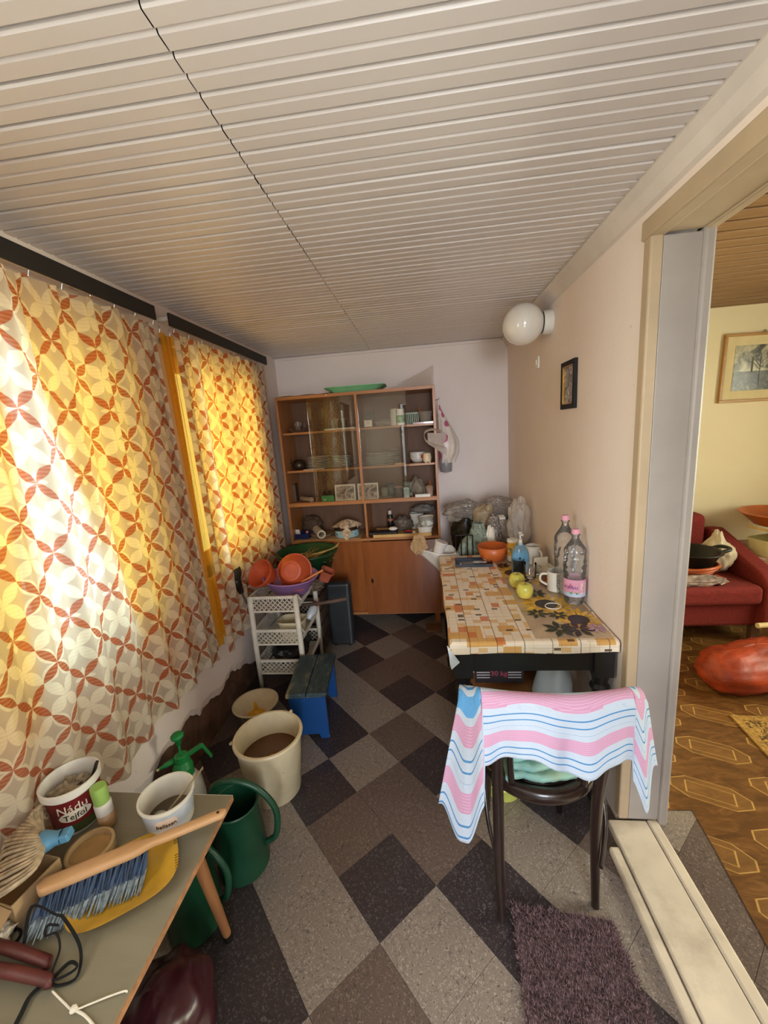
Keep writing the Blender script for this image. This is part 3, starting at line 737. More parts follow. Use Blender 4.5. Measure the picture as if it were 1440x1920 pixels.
q = MB(); q.bx(-.05, .05, -.03, .03, 0, .003); q.bx(-.05, .05, -.03, -.027, .003, .05); q.bx(-.05, .05, .027, .03, .003, .05); q.bx(-.05, -.047, -.027, .027, .003, .05); q.bx(.047, .05, -.027, .027, .003, .05)
part('tray', q, M_green, gb); part('contents', MB().blob((0, 0, .05), (.042, .022, .03), amp=.6, fr=4, seed=5), M_blk, gb); part('price_tag', MB().bx(-.030, -.014, -.031, -.030, .012, .022), M_paper, gb)
def photo(name):
    mt, nt, out = newmat(name); n = tex(nt, 'Noise', 16, Detail=6, Distortion=1.5); princ(nt, out, ramp(nt, n.outputs[0], (.35, '3f3430'), (.5, 'a89284'), (.66, 'd2c4ba')), .3); return mt
for u_, w_, lb in ((648, .165, 'white framed photograph leaning at the left of the third shelf'), (691, .165, 'pink toned framed photograph leaning right of the divider line')):
    f = thing('photo_frame', lb, 'photo frame', (cx(u_, 940, 3.10), 3.115, S3), rot=(-.10, 0, 0), group='photo frames on third shelf')
    part('frame', MB().bx(-w_/2, w_/2, -.003, .003, 0, .130), M_paper, f); part('photo', MB().bx(-w_/2+.010, w_/2-.010, -.0042, -.003, .010, .118), photo('photo_print_%d' % u_), f)
obj('candle_glass', 'short glass with a white candle on the third shelf', 'glass', MB().lathe(cupprof(.026, .030, .07)), film('candle_glass', 'd6d3c4', .5), (cx(722, 936, 3.17), 3.19, S3+.008), smooth=True)
obj('grey_cup', 'grey blue plastic cup on the third shelf', 'cup', MB().lathe(cupprof(.028, .034, .085)), P('greyblue', '6d7672', .4), (cx(733, 936, 3.22), 3.26, S3+.008), smooth=True)
obj('saucer', 'flat white saucer under the candle glass', 'saucer', plate(.055, .006), M_porc, (cx(723, 938, 3.15), 3.185, S3), smooth=True)
jr = thing('glass_jar', 'clear glass jar with pink rim on the third shelf', 'jar', (cx(748, 935, 3.12), 3.15, S3)); part('wall', MB().lathe(cup1(.033, .034, .082), cap0=False), M_glass, jr, smooth=True); part('rim', MB().tube([(.034*math.cos(a*PI/12), .034*math.sin(a*PI/12), .083) for a in range(24)], .003, 6, closed=True), P('pink_plastic', 'd49a94', .4), jr, smooth=True)
yo = thing('yoghurt_bucket', 'white plastic bucket with green print on the third shelf', 'bucket', (cx(766, 930, 3.20), 3.23, S3)); part('shell', MB().lathe(cupprof(.038, .048, .105, lip=.003)), M_plg, yo, smooth=True); part('print_band', MB().lathe([(.0412, .028), (.0435, .052)], cap0=False), M_green, yo, smooth=True)
obj('milk_carton', 'slim white and blue carton near the glass edge, third shelf', 'carton', MB().bx(-.022, .022, -.018, .018, 0, .085), P('carton', 'c2ccd4', .5, var=.25, scale=22), (cx(763, 936, 3.09), 3.105, S3), bevel=.002)
obj('crumpled_bag', 'crumpled clear bag with brown bread crusts on the third shelf', 'bag', MB().blob((0, 0, .05), (.055, .045, .055), amp=.4, fr=2.4, seed=9, floor=0, crump=.5, shape=lambda p, d: p+Vector((-.02, 0, .045))*max(0, d.z)**3), film('bag_brownish', 'b8a892', .7, .3), (cx(785, 932, 3.15), 3.2, S3), smooth=True)
pc = thing('paint_cup', 'pinkish plastic cup holding a wooden brush', 'cup', (cx(806, 926, 3.10), 3.135, S3)); part('shell', MB().lathe(cupprof(.024, .030, .072, lip=.003)), P('pinkish_cup', 'd8b8aa', .45, var=.2), pc, smooth=True); part('contents', MB().blob((0, 0, .068), (.026, .026, .016), amp=.5, fr=5, seed=1), M_card, pc); part('brush_handle', MB().tube([(0, 0, .05), (.006, 0, .125)], .006, 8), M_cabd, pc)
obj('ointment_box', 'small white cardboard medicine box lying on the third shelf', 'box', MB().bx(-.058, .058, -.02, .02, 0, .026), P('white_box_print', 'dfe2dc', .5, var=.12, scale=30), (cx(793, 934, 3.08), 3.092, S3), bevel=.001)
obj('paper_sheet', 'loose paper sheet lying under things on the third shelf', 'paper', MB().bx(-.11, .11, -.06, .05, 0, .0012), M_card, (cx(775, 938, 3.13), 3.135, S3), rz=.1) if False else None
# bottom open shelf, left half
nb = thing('napkin_box', 'open navy plastic box with a pink ball and paper slip', 'box', (cx(567, 1012, 3.14), 3.15, S4+.004)); q = MB(); q.bx(-.07, .07, -.05, .05, 0, .003); q.bx(-.07, .07, -.05, -.047, .003, .042); q.bx(-.07, .07, .047, .05, .003, .042); q.bx(-.07, -.067, -.047, .047, .003, .042); q.bx(.067, .07, -.047, .047, .003, .042)
part('tray', q, M_blue, nb); part('ball', MB().blob((.045, .0, .045), (.014, .014, .014), amp=0), P('pink_ball', 'b06a66', .5), nb, smooth=True); part('slip', MB().box((-.035, -.01, .05), (.045, .002, .05), M=Matrix.Rotation(.35, 3, 'X').to_4x4()), M_paper, nb)
obj('cardboard_sheet', 'brown cardboard sheet lining the bottom shelf left half', 'cardboard', MB().bx(-.27, .27, -.13, .12, 0, .003), M_card, (cx(620, 1010, 3.16), 3.185, S4))
rb = thing('plastic_roll', 'hollow white cardboard roll lying toward the camera', 'roll', (cx(598, 1003, 3.14), 3.155, S4+.040+.004), rz=.45)
M_rollw = P('cream_roll', 'd8ccb4', .6); ro = MB()
ro.grid(24, 4, lambda a, b: ([.034, .034, .024, .024, .034][int(round(b*4))]*math.cos(2*PI*a), [-.10, .11, .11, -.10, -.10][int(round(b*4))], [.034, .034, .024, .024, .034][int(round(b*4))]*math.sin(2*PI*a)), cu=True)
part('tube', ro, M_rollw, rb, smooth=True, ang=.6)
obj('oval_basket', 'shallow brown oval basket under the white roll', 'basket', MB().lathe([(.05, 0), (.085, .025), (.082, .027), (.048, .004), (.002, .004)], sx=1.2, sy=.8), P('wicker_brown', '8d7355', .8, var=.3, scale=60), (cx(604, 1010, 3.16), 3.16, S4+.004), smooth=True)
br = thing('sewing_bundle', 'dim bundle of brown cloth at the back of the bottom shelf', 'bundle', (cx(585, 985, 3.3), 3.31, S4+.004)); part('cloth', MB().blob((0, 0, .07), (.09, .06, .075), amp=.4, fr=3, seed=8, floor=0), P('brown_cloth', '5a4534', .9, var=.3), br, smooth=True)
tin = thing('biscuit_tin', 'round pale blue biscuit tin with black stars and dark lid rim', 'tin', (cx(650, 1003, 3.14), 3.17, S4+.004))
M_tin = P('tin_blue', '9fc0c4', .35, var=.06); part('body', MB().lathe([(.098, 0), (.100, .003), (.100, .055)], cap1=True), M_tin, tin, smooth=True, ang=.6); part('lid', MB().lathe([(.102, .055), (.102, .075), (.098, .078)], cap1=True), M_dkm, tin, smooth=True, ang=.6)
def star(r, cyl, a0, z):
    s_ = MB(); pts = []
    for i in range(8):
        rr = r if i % 2 == 0 else r*.28; a = i*PI/4; pts.append((rr*math.sin(a)*(.55 if i in (2, 6) else 1), rr*math.cos(a)))
    vs = []
    for dz in (0, .0008):
        for px, pz in pts:
            an = px/cyl+a0; vs.append(((cyl+dz)*math.sin(an), -(cyl+dz)*math.cos(an), z+pz))
    n = len(pts); s_.add(vs, [tuple(range(n)), tuple(range(2*n-1, n-1, -1))]+[(i, (i+1) % n, n+(i+1) % n, n+i) for i in range(n)]); return s_
for a0, z, r in ((-.75, .028, .012), (-.35, .036, .008), (.05, .020, .008), (.30, .028, .013), (.62, .038, .007), (.9, .024, .012)): part('star', star(r, .1001, a0, z), M_blk, tin)
nk = thing('lace_cloth', 'crumpled beige patterned cloth draped on the biscuit tin', 'cloth', (cx(650, 995, 3.14), 3.165, S4+.0825))
M_lace = P('beige_print_cloth', 'c9b193', .9, var=.35, scale=45)
def nkf(a, b):
    th = 2*PI*a; rr = b*.098*(1+.25*math.sin(th*4+1))
    z = .055*(1-b**1.5)+.012*math.sin(th*5)*b; x, y = rr*math.cos(th), rr*math.sin(th)
    if y < -.02 and abs(x-.02) < .07 and b > .6: z -= (b-.6)*.22*(1-abs(x-.02)/.07); y = max(y, -.112) if z < 0 else y; y -= .012
    elif z < .002: z = .002
    return (x, y, z)
part('fabric', MB().grid(40, 14, nkf, cu=True), M_lace, nk, solid=.002)
# bottom open shelf, right half
ty = thing('tray_of_tools', 'yellow wooden tray at the right of the bottom shelf', 'tray', (cx(755, 1002, 3.12), 3.155, S4+.001)); M_yw = wood('yellow_wood', 'c89a52', 'dcb36c', .45, 'X')
q = MB(); q.bx(-.225, .225, -.10, .12, 0, .006); q.bx(-.23, .23, -.105, -.10, 0, .024); q.bx(-.23, .23, .12, .125, 0, .024); q.bx(-.23, -.225, -.1, .12, 0, .024); q.bx(.225, .23, -.1, .12, 0, .024); part('frame', q, M_yw, ty)
obj('folding_rule', 'yellow folding rule lying on the tray of tools', 'ruler', MB().bx(-.10, .10, -.008, .008, 0, .022).bx(-.08, .07, .010, .022, 0, .022), M_yw, (cx(728, 985, 3.2), 3.225, S4+.0085), rz=.12)
obj('black_case', 'flat black tool case on the tray', 'case', MB().bx(-.14, .09, -.05, .05, 0, .028), M_blk, (cx(725, 997, 3.12), 3.125, S4+.0085), bevel=.008)
obj('light_bulb', 'white oval plastic cover lying on the black case', 'cover', MB().blob((0, 0, .016), (.036, .024, .016), amp=0, floor=0), M_plw, (cx(737, 990, 3.12), 3.12, S4+.038), smooth=True)
sp = thing('spray_can', 'dark spray can with grey cap on the bottom shelf', 'can', (cx(731, 975, 3.25), 3.29, S4+.0085)); part('body', MB().lathe([(.024, 0), (.025, .004), (.025, .115), (.018, .13)], cap1=True), P('can_print', '3a3034', .3, .3, var=.6, scale=25), sp, smooth=True, ang=.6); part('cap', MB().lathe([(.015, .13), (.015, .155), (.012, .162)], cap1=True), M_plg, sp, smooth=True, ang=.6); part('label_band', MB().lathe([(.0254, .075), (.0254, .095)], cap0=False), P('label_orange', 'b06a48', .5), sp, smooth=True)
obj('cellophane_bag', 'crumpled clear bag with dark contents beside the spray can', 'bag', MB().blob((0, 0, .055), (.07, .045, .06), amp=.45, fr=3, seed=14, floor=0, crump=.5), film('bag_grey', '8f857a', .72, .25), (cx(757, 985, 3.2), 3.225, S4+.0085), smooth=True)
obj('glue_tube', 'red and yellow tube on the blue box', 'tube', MB().tube([(-.025, 0, .008), (.012, 0, .008), (.03, 0, .008)], [.008, .008, .004], 10), M_red, (cx(766, 990, 3.08), 3.085, S4+.030), smooth=True)
obj('blue_box', 'flat dark blue box at the front of the tray', 'box', MB().bx(-.03, .03, -.018, .018, 0, .020), M_blue, (cx(764, 996, 3.08), 3.088, S4+.0085), bevel=.002)
obj('white_tape', 'small white plastic block beside the blue box', 'block', MB().bx(-.011, .011, -.012, .012, 0, .026), M_plw, (cx(776, 997, 3.08), 3.088, S4+.0085), bevel=.003)
def tub(rx, ry, h, tp_=1.15, lip=.005):
    q = MB(); n = 24
    def ring(sx, sy, z): return [(sx*(abs(math.cos(a))**.5)*math.copysign(1, math.cos(a)), sy*(abs(math.sin(a))**.5)*math.copysign(1, math.sin(a)), z) for a in [2*PI*i/n for i in range(n)]]
    rings = [ring(rx, ry, 0), ring(rx*tp_, ry*tp_, h*.9), ring(rx*tp_+lip, ry*tp_+lip, h*.9), ring(rx*tp_+lip, ry*tp_+lip, h), ring(rx*tp_-.002, ry*tp_-.002, h), ring(rx-.002, ry-.002, .003)]
    vs = [p for r in rings for p in r]; fs = [(i*n+k, i*n+(k+1) % n, (i+1)*n+(k+1) % n, (i+1)*n+k) for i in range(5) for k in range(n)]
    fs += [tuple(range(n-1, -1, -1)), tuple(5*n+k for k in range(n))]; return q.add(vs, fs)
obj('margarine_tub', 'white rectangular tub at the right end of the bottom shelf', 'tub', tub(.050, .04, .060), M_plw, (cx(797, 992, 3.09), 3.11, S4+.0085), smooth=True, ang=.7)
wt = thing('round_tub', 'round white tub with red print stacked on the rectangular tub', 'tub', (cx(800, 972, 3.09), 3.11, S4+.070), rot=(.02, -.08, 0)); part('shell', MB().lathe(cupprof(.050, .060, .072, lip=.003)), M_plw, wt, smooth=True); part('print_band', MB().lathe([(.0525, .012), (.0575, .052)], cap0=False), P('label_red_white', 'd9cfc4', .45, var=.6, scale=26), wt, smooth=True)
obj('square_tub', 'tall milky square tub behind the stacked tubs', 'tub', tub(.045, .04, .13, 1.2), M_plg, (cx(781, 968, 3.25), 3.30, S4+.0085), smooth=True, ang=.7)
obj('grey_bag', 'crumpled grey plastic bag on top of the tubs under the shelf', 'bag', MB().blob((0, 0, .03), (.085, .05, .035), amp=.4, fr=2.4, seed=21, crump=.4, floor=0), film('bag_grey2', '9a9690', .8, .25), (cx(792, 945, 3.22), 3.25, S4+.150), smooth=True)
# ---- on top of the cabinet
gt = thing('green_tray', 'pale green plastic tray lying upside down on the cabinet', 'tray', (-.50, 3.20, CZT+.0005), rz=.03)
q = MB(); M_gt = P('mint_plastic', '7fc596', .4, var=.05)
def rr(sx, sy, z, n=32, p=.35): return [(sx*abs(math.cos(a))**p*math.copysign(1, math.cos(a)), sy*abs(math.sin(a))**p*math.copysign(1, math.sin(a)), z) for a in [2*PI*(i+.5)/n for i in range(n)]]
rings = [rr(.175, .11, 0), rr(.225, .145, .035), rr(.235, .155, .038), rr(.235, .155, .042), rr(.222, .142, .041), rr(.173, .108, .004)]
n = 32; q.add([p for r in rings for p in r], [(i*n+k, i*n+(k+1) % n, (i+1)*n+(k+1) % n, (i+1)*n+k) for i in range(5) for k in range(n)]+[tuple(range(n-1, -1, -1)), tuple(5*n+k for k in range(n))])
part('shell', q, M_gt, gt, smooth=True, ang=.6)
def sheetf(a, b):
    h_ = .012+.165*a**1.2
    return (lerp(-.24, .150, a)+.01*b, .02+.10*b*a+.012*math.sin(a*6+b*3), .002+h_*b-.10*max(0, a-.93)*(1-b)*6*.5)
obj('plastic_sheet', 'clear plastic sheet rising at the right end of the cabinet top', 'plastic sheet', MB().grid(20, 10, sheetf), film('sheet_film', 'f6eee6', .32, .15, .5), (-.055, 3.22, CZT+.0005), smooth=True, solid=.001)
obj('paper_cover', 'thin white paper covering the left end of the cabinet top', 'paper', MB().grid(16, 6, lambda a, b: (lerp(-.22, .20, a), lerp(-.145, .15, b), .0015+.006*abs(math.sin(a*8+b*2)))), M_paper, (-.88, 3.215, CZT+.0005), solid=.001) 
# ---- bag hanging from a nail on the cabinet side
hb = thing('hanging_bag', 'white carrier bag with pink flowers hanging from the cabinet side', 'bag', (CX1+.008, 3.16, 1.785))
def bagmat():
    mt, nt, out = newmat('flowered_bag_film')
    v = tex(nt, 'Voronoi', 11, sc=(1, 1, .8)); n = tex(nt, 'Noise', 30, Detail=2)
    f = (X(v.outputs['Distance'])+X(n.outputs[0])*.25).lt(.46)
    cs = mixc(nt, f, rgb('d9cec6'), rgb('b04a72'))
    t = nt.nodes.new('ShaderNodeBsdfTransparent'); b = nt.nodes.new('ShaderNodeBsdfPrincipled'); b.inputs['Roughness'].default_value = .35; nt.links.new(cs, b.inputs['Base Color'])
    mx = nt.nodes.new('ShaderNodeMixShader'); mx.inputs[0].default_value = .86
    nt.links.new(t.outputs[0], mx.inputs[1]); nt.links.new(b.outputs[0], mx.inputs[2]); nt.links.new(mx.outputs[0], out.inputs[0]); return mt
M_bagf = bagmat()
def hbf(a, b):
    th = 2*PI*a; t = b
    w = .008+.072*smoothstep(0, .75, t)-.018*smoothstep(.82, 1, t); d = .006+.055*smoothstep(.1, .8, t)-.012*smoothstep(.85, 1, t)
    k = 1+.18*noise.noise(Vector((math.cos(th)*1.5, math.sin(th)*1.5, t*4)))+.08*math.sin(th*7+t*5)
    return (.010+w*.95+w*k*math.cos(th)*.95, -.01+d*k*math.sin(th), -.005-.47*t)
part('bag_body', MB().grid(36, 34, hbf, cu=True), M_bagf, hb, smooth=True)
part('jar_inside', MB().lathe([(.038, 0), (.042, .01), (.042, .10), (.03, .12)], c=(.058, -.008, -.545), cap1=True, seg=24), film('jar_in_bag', '7e8088', .9, .2, .1), hb, smooth=True)
part('bag_bottom', MB().lathe([(.02, -.553), (.047, -.545), (.050, -.50), (.050, -.44)], c=(.058, -.008, 0)), film('clear_bag_bottom', 'cfc8c8', .4, .2), hb, smooth=True)
lp = curve_pts([(.03, -.070, -.235), (-.04, -.135, -.215), (-.095, -.14, -.235), (-.09, -.14, -.29), (-.03, -.135, -.33), (.045, -.070, -.35)], 6)
part('loop_handle', MB().grid(len(lp)-1, 3, lambda a, b: lp[int(round(a*(len(lp)-1)))]+Vector((0, .0+.05*(b-.5), .016*(b-.5)))), M_filmw, hb, smooth=True, solid=.002)
part('sleeve', MB().grid(14, 8, lambda a, b: (lerp(-.075, .065, a), -.14+.075*a+.010*math.sin(b*9+a*4), lerp(-.24-.01*a, -.32-.10*a, b))), M_filmw, hb, smooth=True)
obj('nail', 'black nail in the cabinet side carrying the flowered bag', 'nail', MB().tube([(0, 0, 0), (.03, -.002, .004), (.033, -.002, .014)], .0025, 6), M_blk, (CX1, 3.16, 1.782))

# ============================================================ DINING TABLE AND WHAT STANDS ON IT
TX0, TX1, TY0, TY1, TZ = .075, .678, 1.44, 2.50, .757
M_bwood = P('black_painted_wood', '0e0b0a', .5, var=.3, scale=8)
D = thing('dining_table', 'black painted wooden table with turned legs against the right wall', 'table', ((TX0+TX1)/2, (TY0+TY1)/2, 0))
hx, hy = (TX1-TX0)/2, (TY1-TY0)/2
part('tabletop', MB().bx(-hx, hx, -hy, hy, TZ-.025, TZ), M_bwood, D, bevel=.004)
part('apron', MB().bx(-hx+.04, hx-.04, -hy+.018, -hy+.04, TZ-.135, TZ-.025), M_bwood, D); part('apron', MB().bx(-hx+.04, hx-.04, hy-.04, hy-.018, TZ-.135, TZ-.025), M_bwood, D)
part('apron', MB().bx(-hx+.018, -hx+.04, -hy+.04, hy-.04, TZ-.135, TZ-.025), M_bwood, D); part('apron', MB().bx(hx-.04, hx-.018, -hy+.04, hy-.04, TZ-.135, TZ-.025), M_bwood, D)
lp_ = [(.020, 0), (.026, .01), (.028, .06), (.022, .09), (.026, .16), (.034, .30), (.036, .42), (.032, .49), (.026, .52), (.035, .535), (.037, .545), (.028, .56), (.030, .575), (.036, .60)]
for sx in (-1, 1):
    for sy in (-1, 1):
        q = MB(); q.lathe(lp_, c=(sx*(hx-.038), sy*(hy-.038), 0), seg=24); q.bx(sx*(hx-.038)-.036, sx*(hx-.038)+.036, sy*(hy-.038)-.036, sy*(hy-.038)+.036, .60, TZ-.025)
        part('leg', q, M_bwood, D, smooth=True, ang=.6)
def oilcloth():
    mt, nt, out = newmat('patchwork_oilcloth')
    tc = nt.nodes.new('ShaderNodeUVMap'); sp_ = nt.nodes.new('ShaderNodeSeparateXYZ'); nt.links.new(tc.outputs[0], sp_.inputs[0])
    u, v = X(sp_.outputs[0]), X(sp_.outputs[1])
    def layer(cw, ch, ou, ov, seed):
        iu = ((u+ou)/cw).floor(); iv = ((v+ov)/ch).floor()
        n = nt.nodes.new('ShaderNodeTexWhiteNoise'); n.noise_dimensions = '3D'
        cb = nt.nodes.new('ShaderNodeCombineXYZ'); nt.links.new(iu.s, cb.inputs[0]); nt.links.new(iv.s, cb.inputs[1]); cb.inputs[2].default_value = seed
        nt.links.new(cb.outputs[0], n.inputs[0]); return X(n.outputs[0])
    base = rgb('ecdfca')
    cs = mixc(nt, layer(.036, .028, 0, 0, 1.5)*.25, base, rgb('e0c8a6'))
    cs = mixc(nt, layer(.068, .050, .01, .02, 3.5).gt(.86)*.85, cs, rgb('d29a3c'))
    cs = mixc(nt, layer(.034, .045, .0, .01, 7.5).gt(.91)*.9, cs, rgb('d0763a'))
    cs = mixc(nt, layer(.034, .026, .0, .0, 11.5).gt(.90)*.7, cs, rgb('dba955'))
    cs = mixc(nt, layer(.026, .014, .01, .0, 15.5).gt(.955)*.9, cs, rgb('46301c'))
    l1 = ((u/.034).fract()-.5).abs().gt(.472); l2 = ((v/.030).fract()-.5).abs().gt(.468); l3 = ((u/.102+.31).fract()-.5).abs().gt(.488)
    cs = mixc(nt, (l1*layer(.034, .12, 0, 0, 2.5).gt(.4)).max(l2*layer(.10, .030, 0, 0, 4.5).gt(.4))*.5, cs, rgb('9a6a30'))
    cs = mixc(nt, l3*.85, cs, rgb('3a2a1e'))
    princ(nt, out, cs, .35, 0, None); return mt
M_oil = oilcloth()
tcth = thing('tablecloth', 'orange and cream patchwork oilcloth on the black table', 'tablecloth', (0, 0, 0))
X0, X1, Y0, Y1 = TX0-.006, TX1+.006, TY0-.006, TY1+.004
def oc(a, b):
    # a across x incl left overhang, b along y incl front overhang
    x = lerp(-.16, 1, a); y = lerp(-.055, 1, b)
    px = X0+max(0, x)*(X1-X0); py = Y0+max(0, y)*(Y1-Y0); pz = TZ+.0025
    lo = max(0, -x)*(X1-X0); fo = max(0, -y)*(Y1-Y0)
    drop = 0
    if lo > 0: drop = lo*(.42+.62*smoothstep(.12, .0, b)); px -= .006+.012*math.sin(b*17)*lo*8*.3+.012*drop*2
    if fo > 0: drop = max(drop, fo*(.75+.05*math.sin(a*11))); py -= .006
    if lo == 0 and fo == 0: pz += .0012*noise.noise(Vector((px*9, py*9, 0)))+.0008
    return (px, py, pz-drop)
part('cloth', MB().grid(70, 90, oc, lambda a, b: (lerp(-.16, 1, a)*(X1-X0), lerp(-.055, 1, b)*(Y1-Y0))), M_oil, tcth, solid=.0012)
fp = MB(); c0 = oc(0.0, 0.0)
fp.add([(X0-.018, Y0-.004, TZ-.005), (X0+.028, Y0-.010, TZ-.075), (X0-.005, Y0-.012, TZ-.105)], [(0, 1, 2)]); part('folded_corner', fp, P('oilcloth_back', 'c9d4da', .6), tcth, 'pale blue underside of the turned corner', solid=.001)
# ---- sunflower print mat
RZ = TZ+.0045
mat_ = thing('sunflower_mat', 'glossy plastic table mat printed with sunflowers along the wall', 'table mat', (0, 0, 0))
def matbase():
    mt, nt, out = newmat('mat_print'); n = tex(nt, 'Noise', 5, Detail=5, Distortion=.6); princ(nt, out, ramp(nt, n.outputs[0], (.3, '8f7660'), (.5, 'b9a288'), (.62, 'c6b092'), (.75, '9c7f8c')), .22); return mt
part('sheet', MB().bx(.39, TX1-.004, TY0+.012, TY1-.03, RZ, RZ+.0012), matbase(), mat_)
M_pet = P('petal_print', 'deb044', .25, var=.3, scale=30); M_core = P('core_print', '2a1c14', .3, var=.4, scale=90); M_leaf = P('leaf_print', '303a24', .3, var=.4, scale=40); M_pink = P('pink_print', 'b58ea6', .25, var=.2)
def fan(mb, cx_, cy_, r0, r1, n, a0, a1, ws, z):
    for i in range(n):
        a = lerp(a0, a1, (i+.5)/n)+random.uniform(-.05, .05); rr_ = r1*random.uniform(.85, 1.05)
        p = [(cx_+r*math.cos(a+da), cy_+r*math.sin(a+da)) for r, da in ((r0, -ws), (lerp(r0, rr_, .55), -ws*.75), (rr_, 0), (lerp(r0, rr_, .55), ws*.75), (r0, ws))]
        p = [(min(max(x_, .394), TX1-.008), min(max(y_, TY0+.016), TY1-.034)) for x_, y_ in p]
        mb.prism(p, z, z+.0002)
zz = RZ+.0013
for fx, fy, R_ in ((.515, 1.755, .115), (.60, 1.60, .10), (.46, 2.16, .12), (.60, 2.05, .09)):
    q = MB(); fan(q, fx, fy, R_*.36, R_*1.12, 18, 0, 2*PI, .20, zz); part('printed_petals', q, M_pet, mat_); zz += .00025
    q = MB(); q.prism([(fx+R_*.42*math.cos(a*PI/10), fy+R_*.42*math.sin(a*PI/10)) for a in range(20)], zz, zz+.0002); part('printed_centre', q, M_core, mat_); zz += .00025
for fx, fy, R_, mm in ((.45, 1.66, .05, M_leaf), (.53, 1.64, .045, M_leaf), (.57, 1.515, .075, M_core), (.50, 1.52, .07, M_leaf), (.47, 2.01, .06, M_core), (.42, 2.28, .05, M_core), (.50, 1.87, .06, M_leaf), (.64, 1.52, .045, M_pink)):
    q = MB(); fan(q, fx, fy, .010, R_, 7, .3, 2*PI+.3, .42, zz); part('printed_leaves', q, mm, mat_); zz += .00025
SZ = RZ+.0075      # resting height on the mat print
CZ = TZ+.0045      # resting height on the oilcloth
def on(u, v, z=SZ): p = PZ(u, v, z); return p
# ---- bottles of water
M_pet_b = film('bottle_plastic', 'e8ecee', .13, .05, .4, 1.1); M_pinkcap = P('pink_cap', 'e0a0b0', .4, var=.04)
def bottle(loc, label, h=.335, lab=True, rz=0):
    b = thing('water_bottle', label, 'bottle', loc, rz, group='plastic water bottles')
    R_ = .0455; n = 40
    def fn(a, bb):
        th = 2*PI*a; z = bb*h*.90; t = bb
        if t < .10: r = R_*(.80+.20*math.sqrt(max(0, t/.10)))*(1-.10*(1-t/.10)*(.5+.5*math.cos(5*th)))
        elif t < .36: r = R_*(.99)
        elif t < .44: r = R_*(.95+.03*math.cos((t-.36)/.08*6*PI))
        elif t < .80: r = R_*(1.0+.045*math.sin(8*th+(t-.44)*14)*math.sin((t-.44)/.36*PI)+.02*math.sin((t-.44)*60))
        else: r = lerp(R_, .0145, smoothstep(.0, 1, ((t-.80)/.20))**.85)
        return (r*math.cos(th), r*math.sin(th), z+.001)
    part('body', MB().grid(n, 60, fn, cu=True), M_pet_b, b, smooth=True)
    part('base', MB().lathe([(.001, .012), (.025, .006), (.036, .001)], cap0=False), M_pet_b, b, smooth=True)
    part('neck', MB().lathe([(.0145, h*.9), (.0135, h*.92), (.019, h*.925), (.019, h*.935), (.013, h*.94)], cap0=False), M_pet_b, b, smooth=True)
    q = MB(); q.lathe([(.0165, h*.94), (.0165, h*.99), (.0150, h)], cap1=True, seg=32)
    for i in range(24):
        a = i*PI/12; q.box((.0166*math.cos(a), .0166*math.sin(a), h*.963), (.0015, .002, h*.04), rz=a)
    part('cap', q, M_pinkcap, b)
    if lab:
        lb = part('label_wrap', MB().lathe([(R_+.0004, .040), (R_+.0006, .118)], cap0=False, seg=48), P('bottle_label', 'd79ab2', .35, var=.12, scale=18), b, smooth=True)
        part('label_band', MB().lathe([(R_+.0010, .040), (R_+.0010, .058)], cap0=False, seg=48), P('bottle_label_low', 'b9c3dc', .35, var=.15), lb, smooth=True)
        text('FORRÁS', .017, P('violet_ink', '5a3a8a', .5), lb, (0, 0, .082), cyl=(R_+.0012, -.30))
        text('SUPER', .019, M_paper, lb, (0, 0, .080), cyl=(R_+.0012, .72), tilt=PI/2); text('AQUA', .018, M_paper, lb, (0, 0, .080), cyl=(R_+.0012, 1.18), tilt=PI/2)
        mo = MB(); pts = [(-.5, .085), (-.36, .104), (-.25, .092), (-.18, .098), (.0, .078), (-.6, .072)]
        mo.add([((R_+.0009)*math.sin(a), -(R_+.0009)*math.cos(a), z) for a, z in pts]+[((R_+.0012)*math.sin(a), -(R_+.0012)*math.cos(a), z) for a, z in pts], [tuple(range(6)), tuple(range(11, 5, -1))]); part('mountain_print', mo, P('mountain_ink', 'c76a86', .4), lb)
        gq = MB(); pts = [(-.45, .056), (-.2, .064), (.2, .062), (.45, .056), (.2, .053), (-.2, .053)]
        gq.add([((R_+.0013)*math.sin(a), -(R_+.0013)*math.cos(a), z) for a, z in pts]+[((R_+.0016)*math.sin(a), -(R_+.0016)*math.cos(a), z) for a, z in pts], [tuple(range(6)), tuple(range(11, 5, -1))]); part('meadow_print', gq, M_green, lb)
    return b
p = on(1076, 1128); bottle((p.x, p.y, SZ), 'clear water bottle with pink label and cap, in front, half crushed', .338, True, rz=-.35)
bottle((.632, 1.875, SZ), 'clear water bottle with pink cap standing behind the labelled one', .375, False)
# ---- white mug with lettering, second mug
def mug(loc, label, rz, h=.098, r=.042, txt=None):
    g = thing('mug', label, 'mug', loc, rz, group='white mugs')
    part('body', MB().lathe([(r*.9, 0), (r, .004), (r, h), (r-.002, h+.001), (r-.004, h), (r-.004, .006), (.002, .006)], seg=40), M_porc, g, smooth=True, ang=.8)
    part('handle', MB().tube(curve_pts([(-r+.002, 0, h*.82), (-r-.026, 0, h*.78), (-r-.030, 0, h*.45), (-r+.002, 0, h*.25)]), .006, 10), M_porc, g, smooth=True)
    if txt: text(txt, .021, M_blk, g, (0, 0, h*.5), cyl=(r+.0003, .20), tilt=PI/2)
    return g
p = on(1043, 1106); mug((p.x, p.y, SZ), 'white mug with black vertical lettering CATABOL beside the water bottle', -.25, txt='CATABOL')
mug((.598, 2.30, SZ), 'plain white mug at the back of the table beside the soap', 2.0, .105)
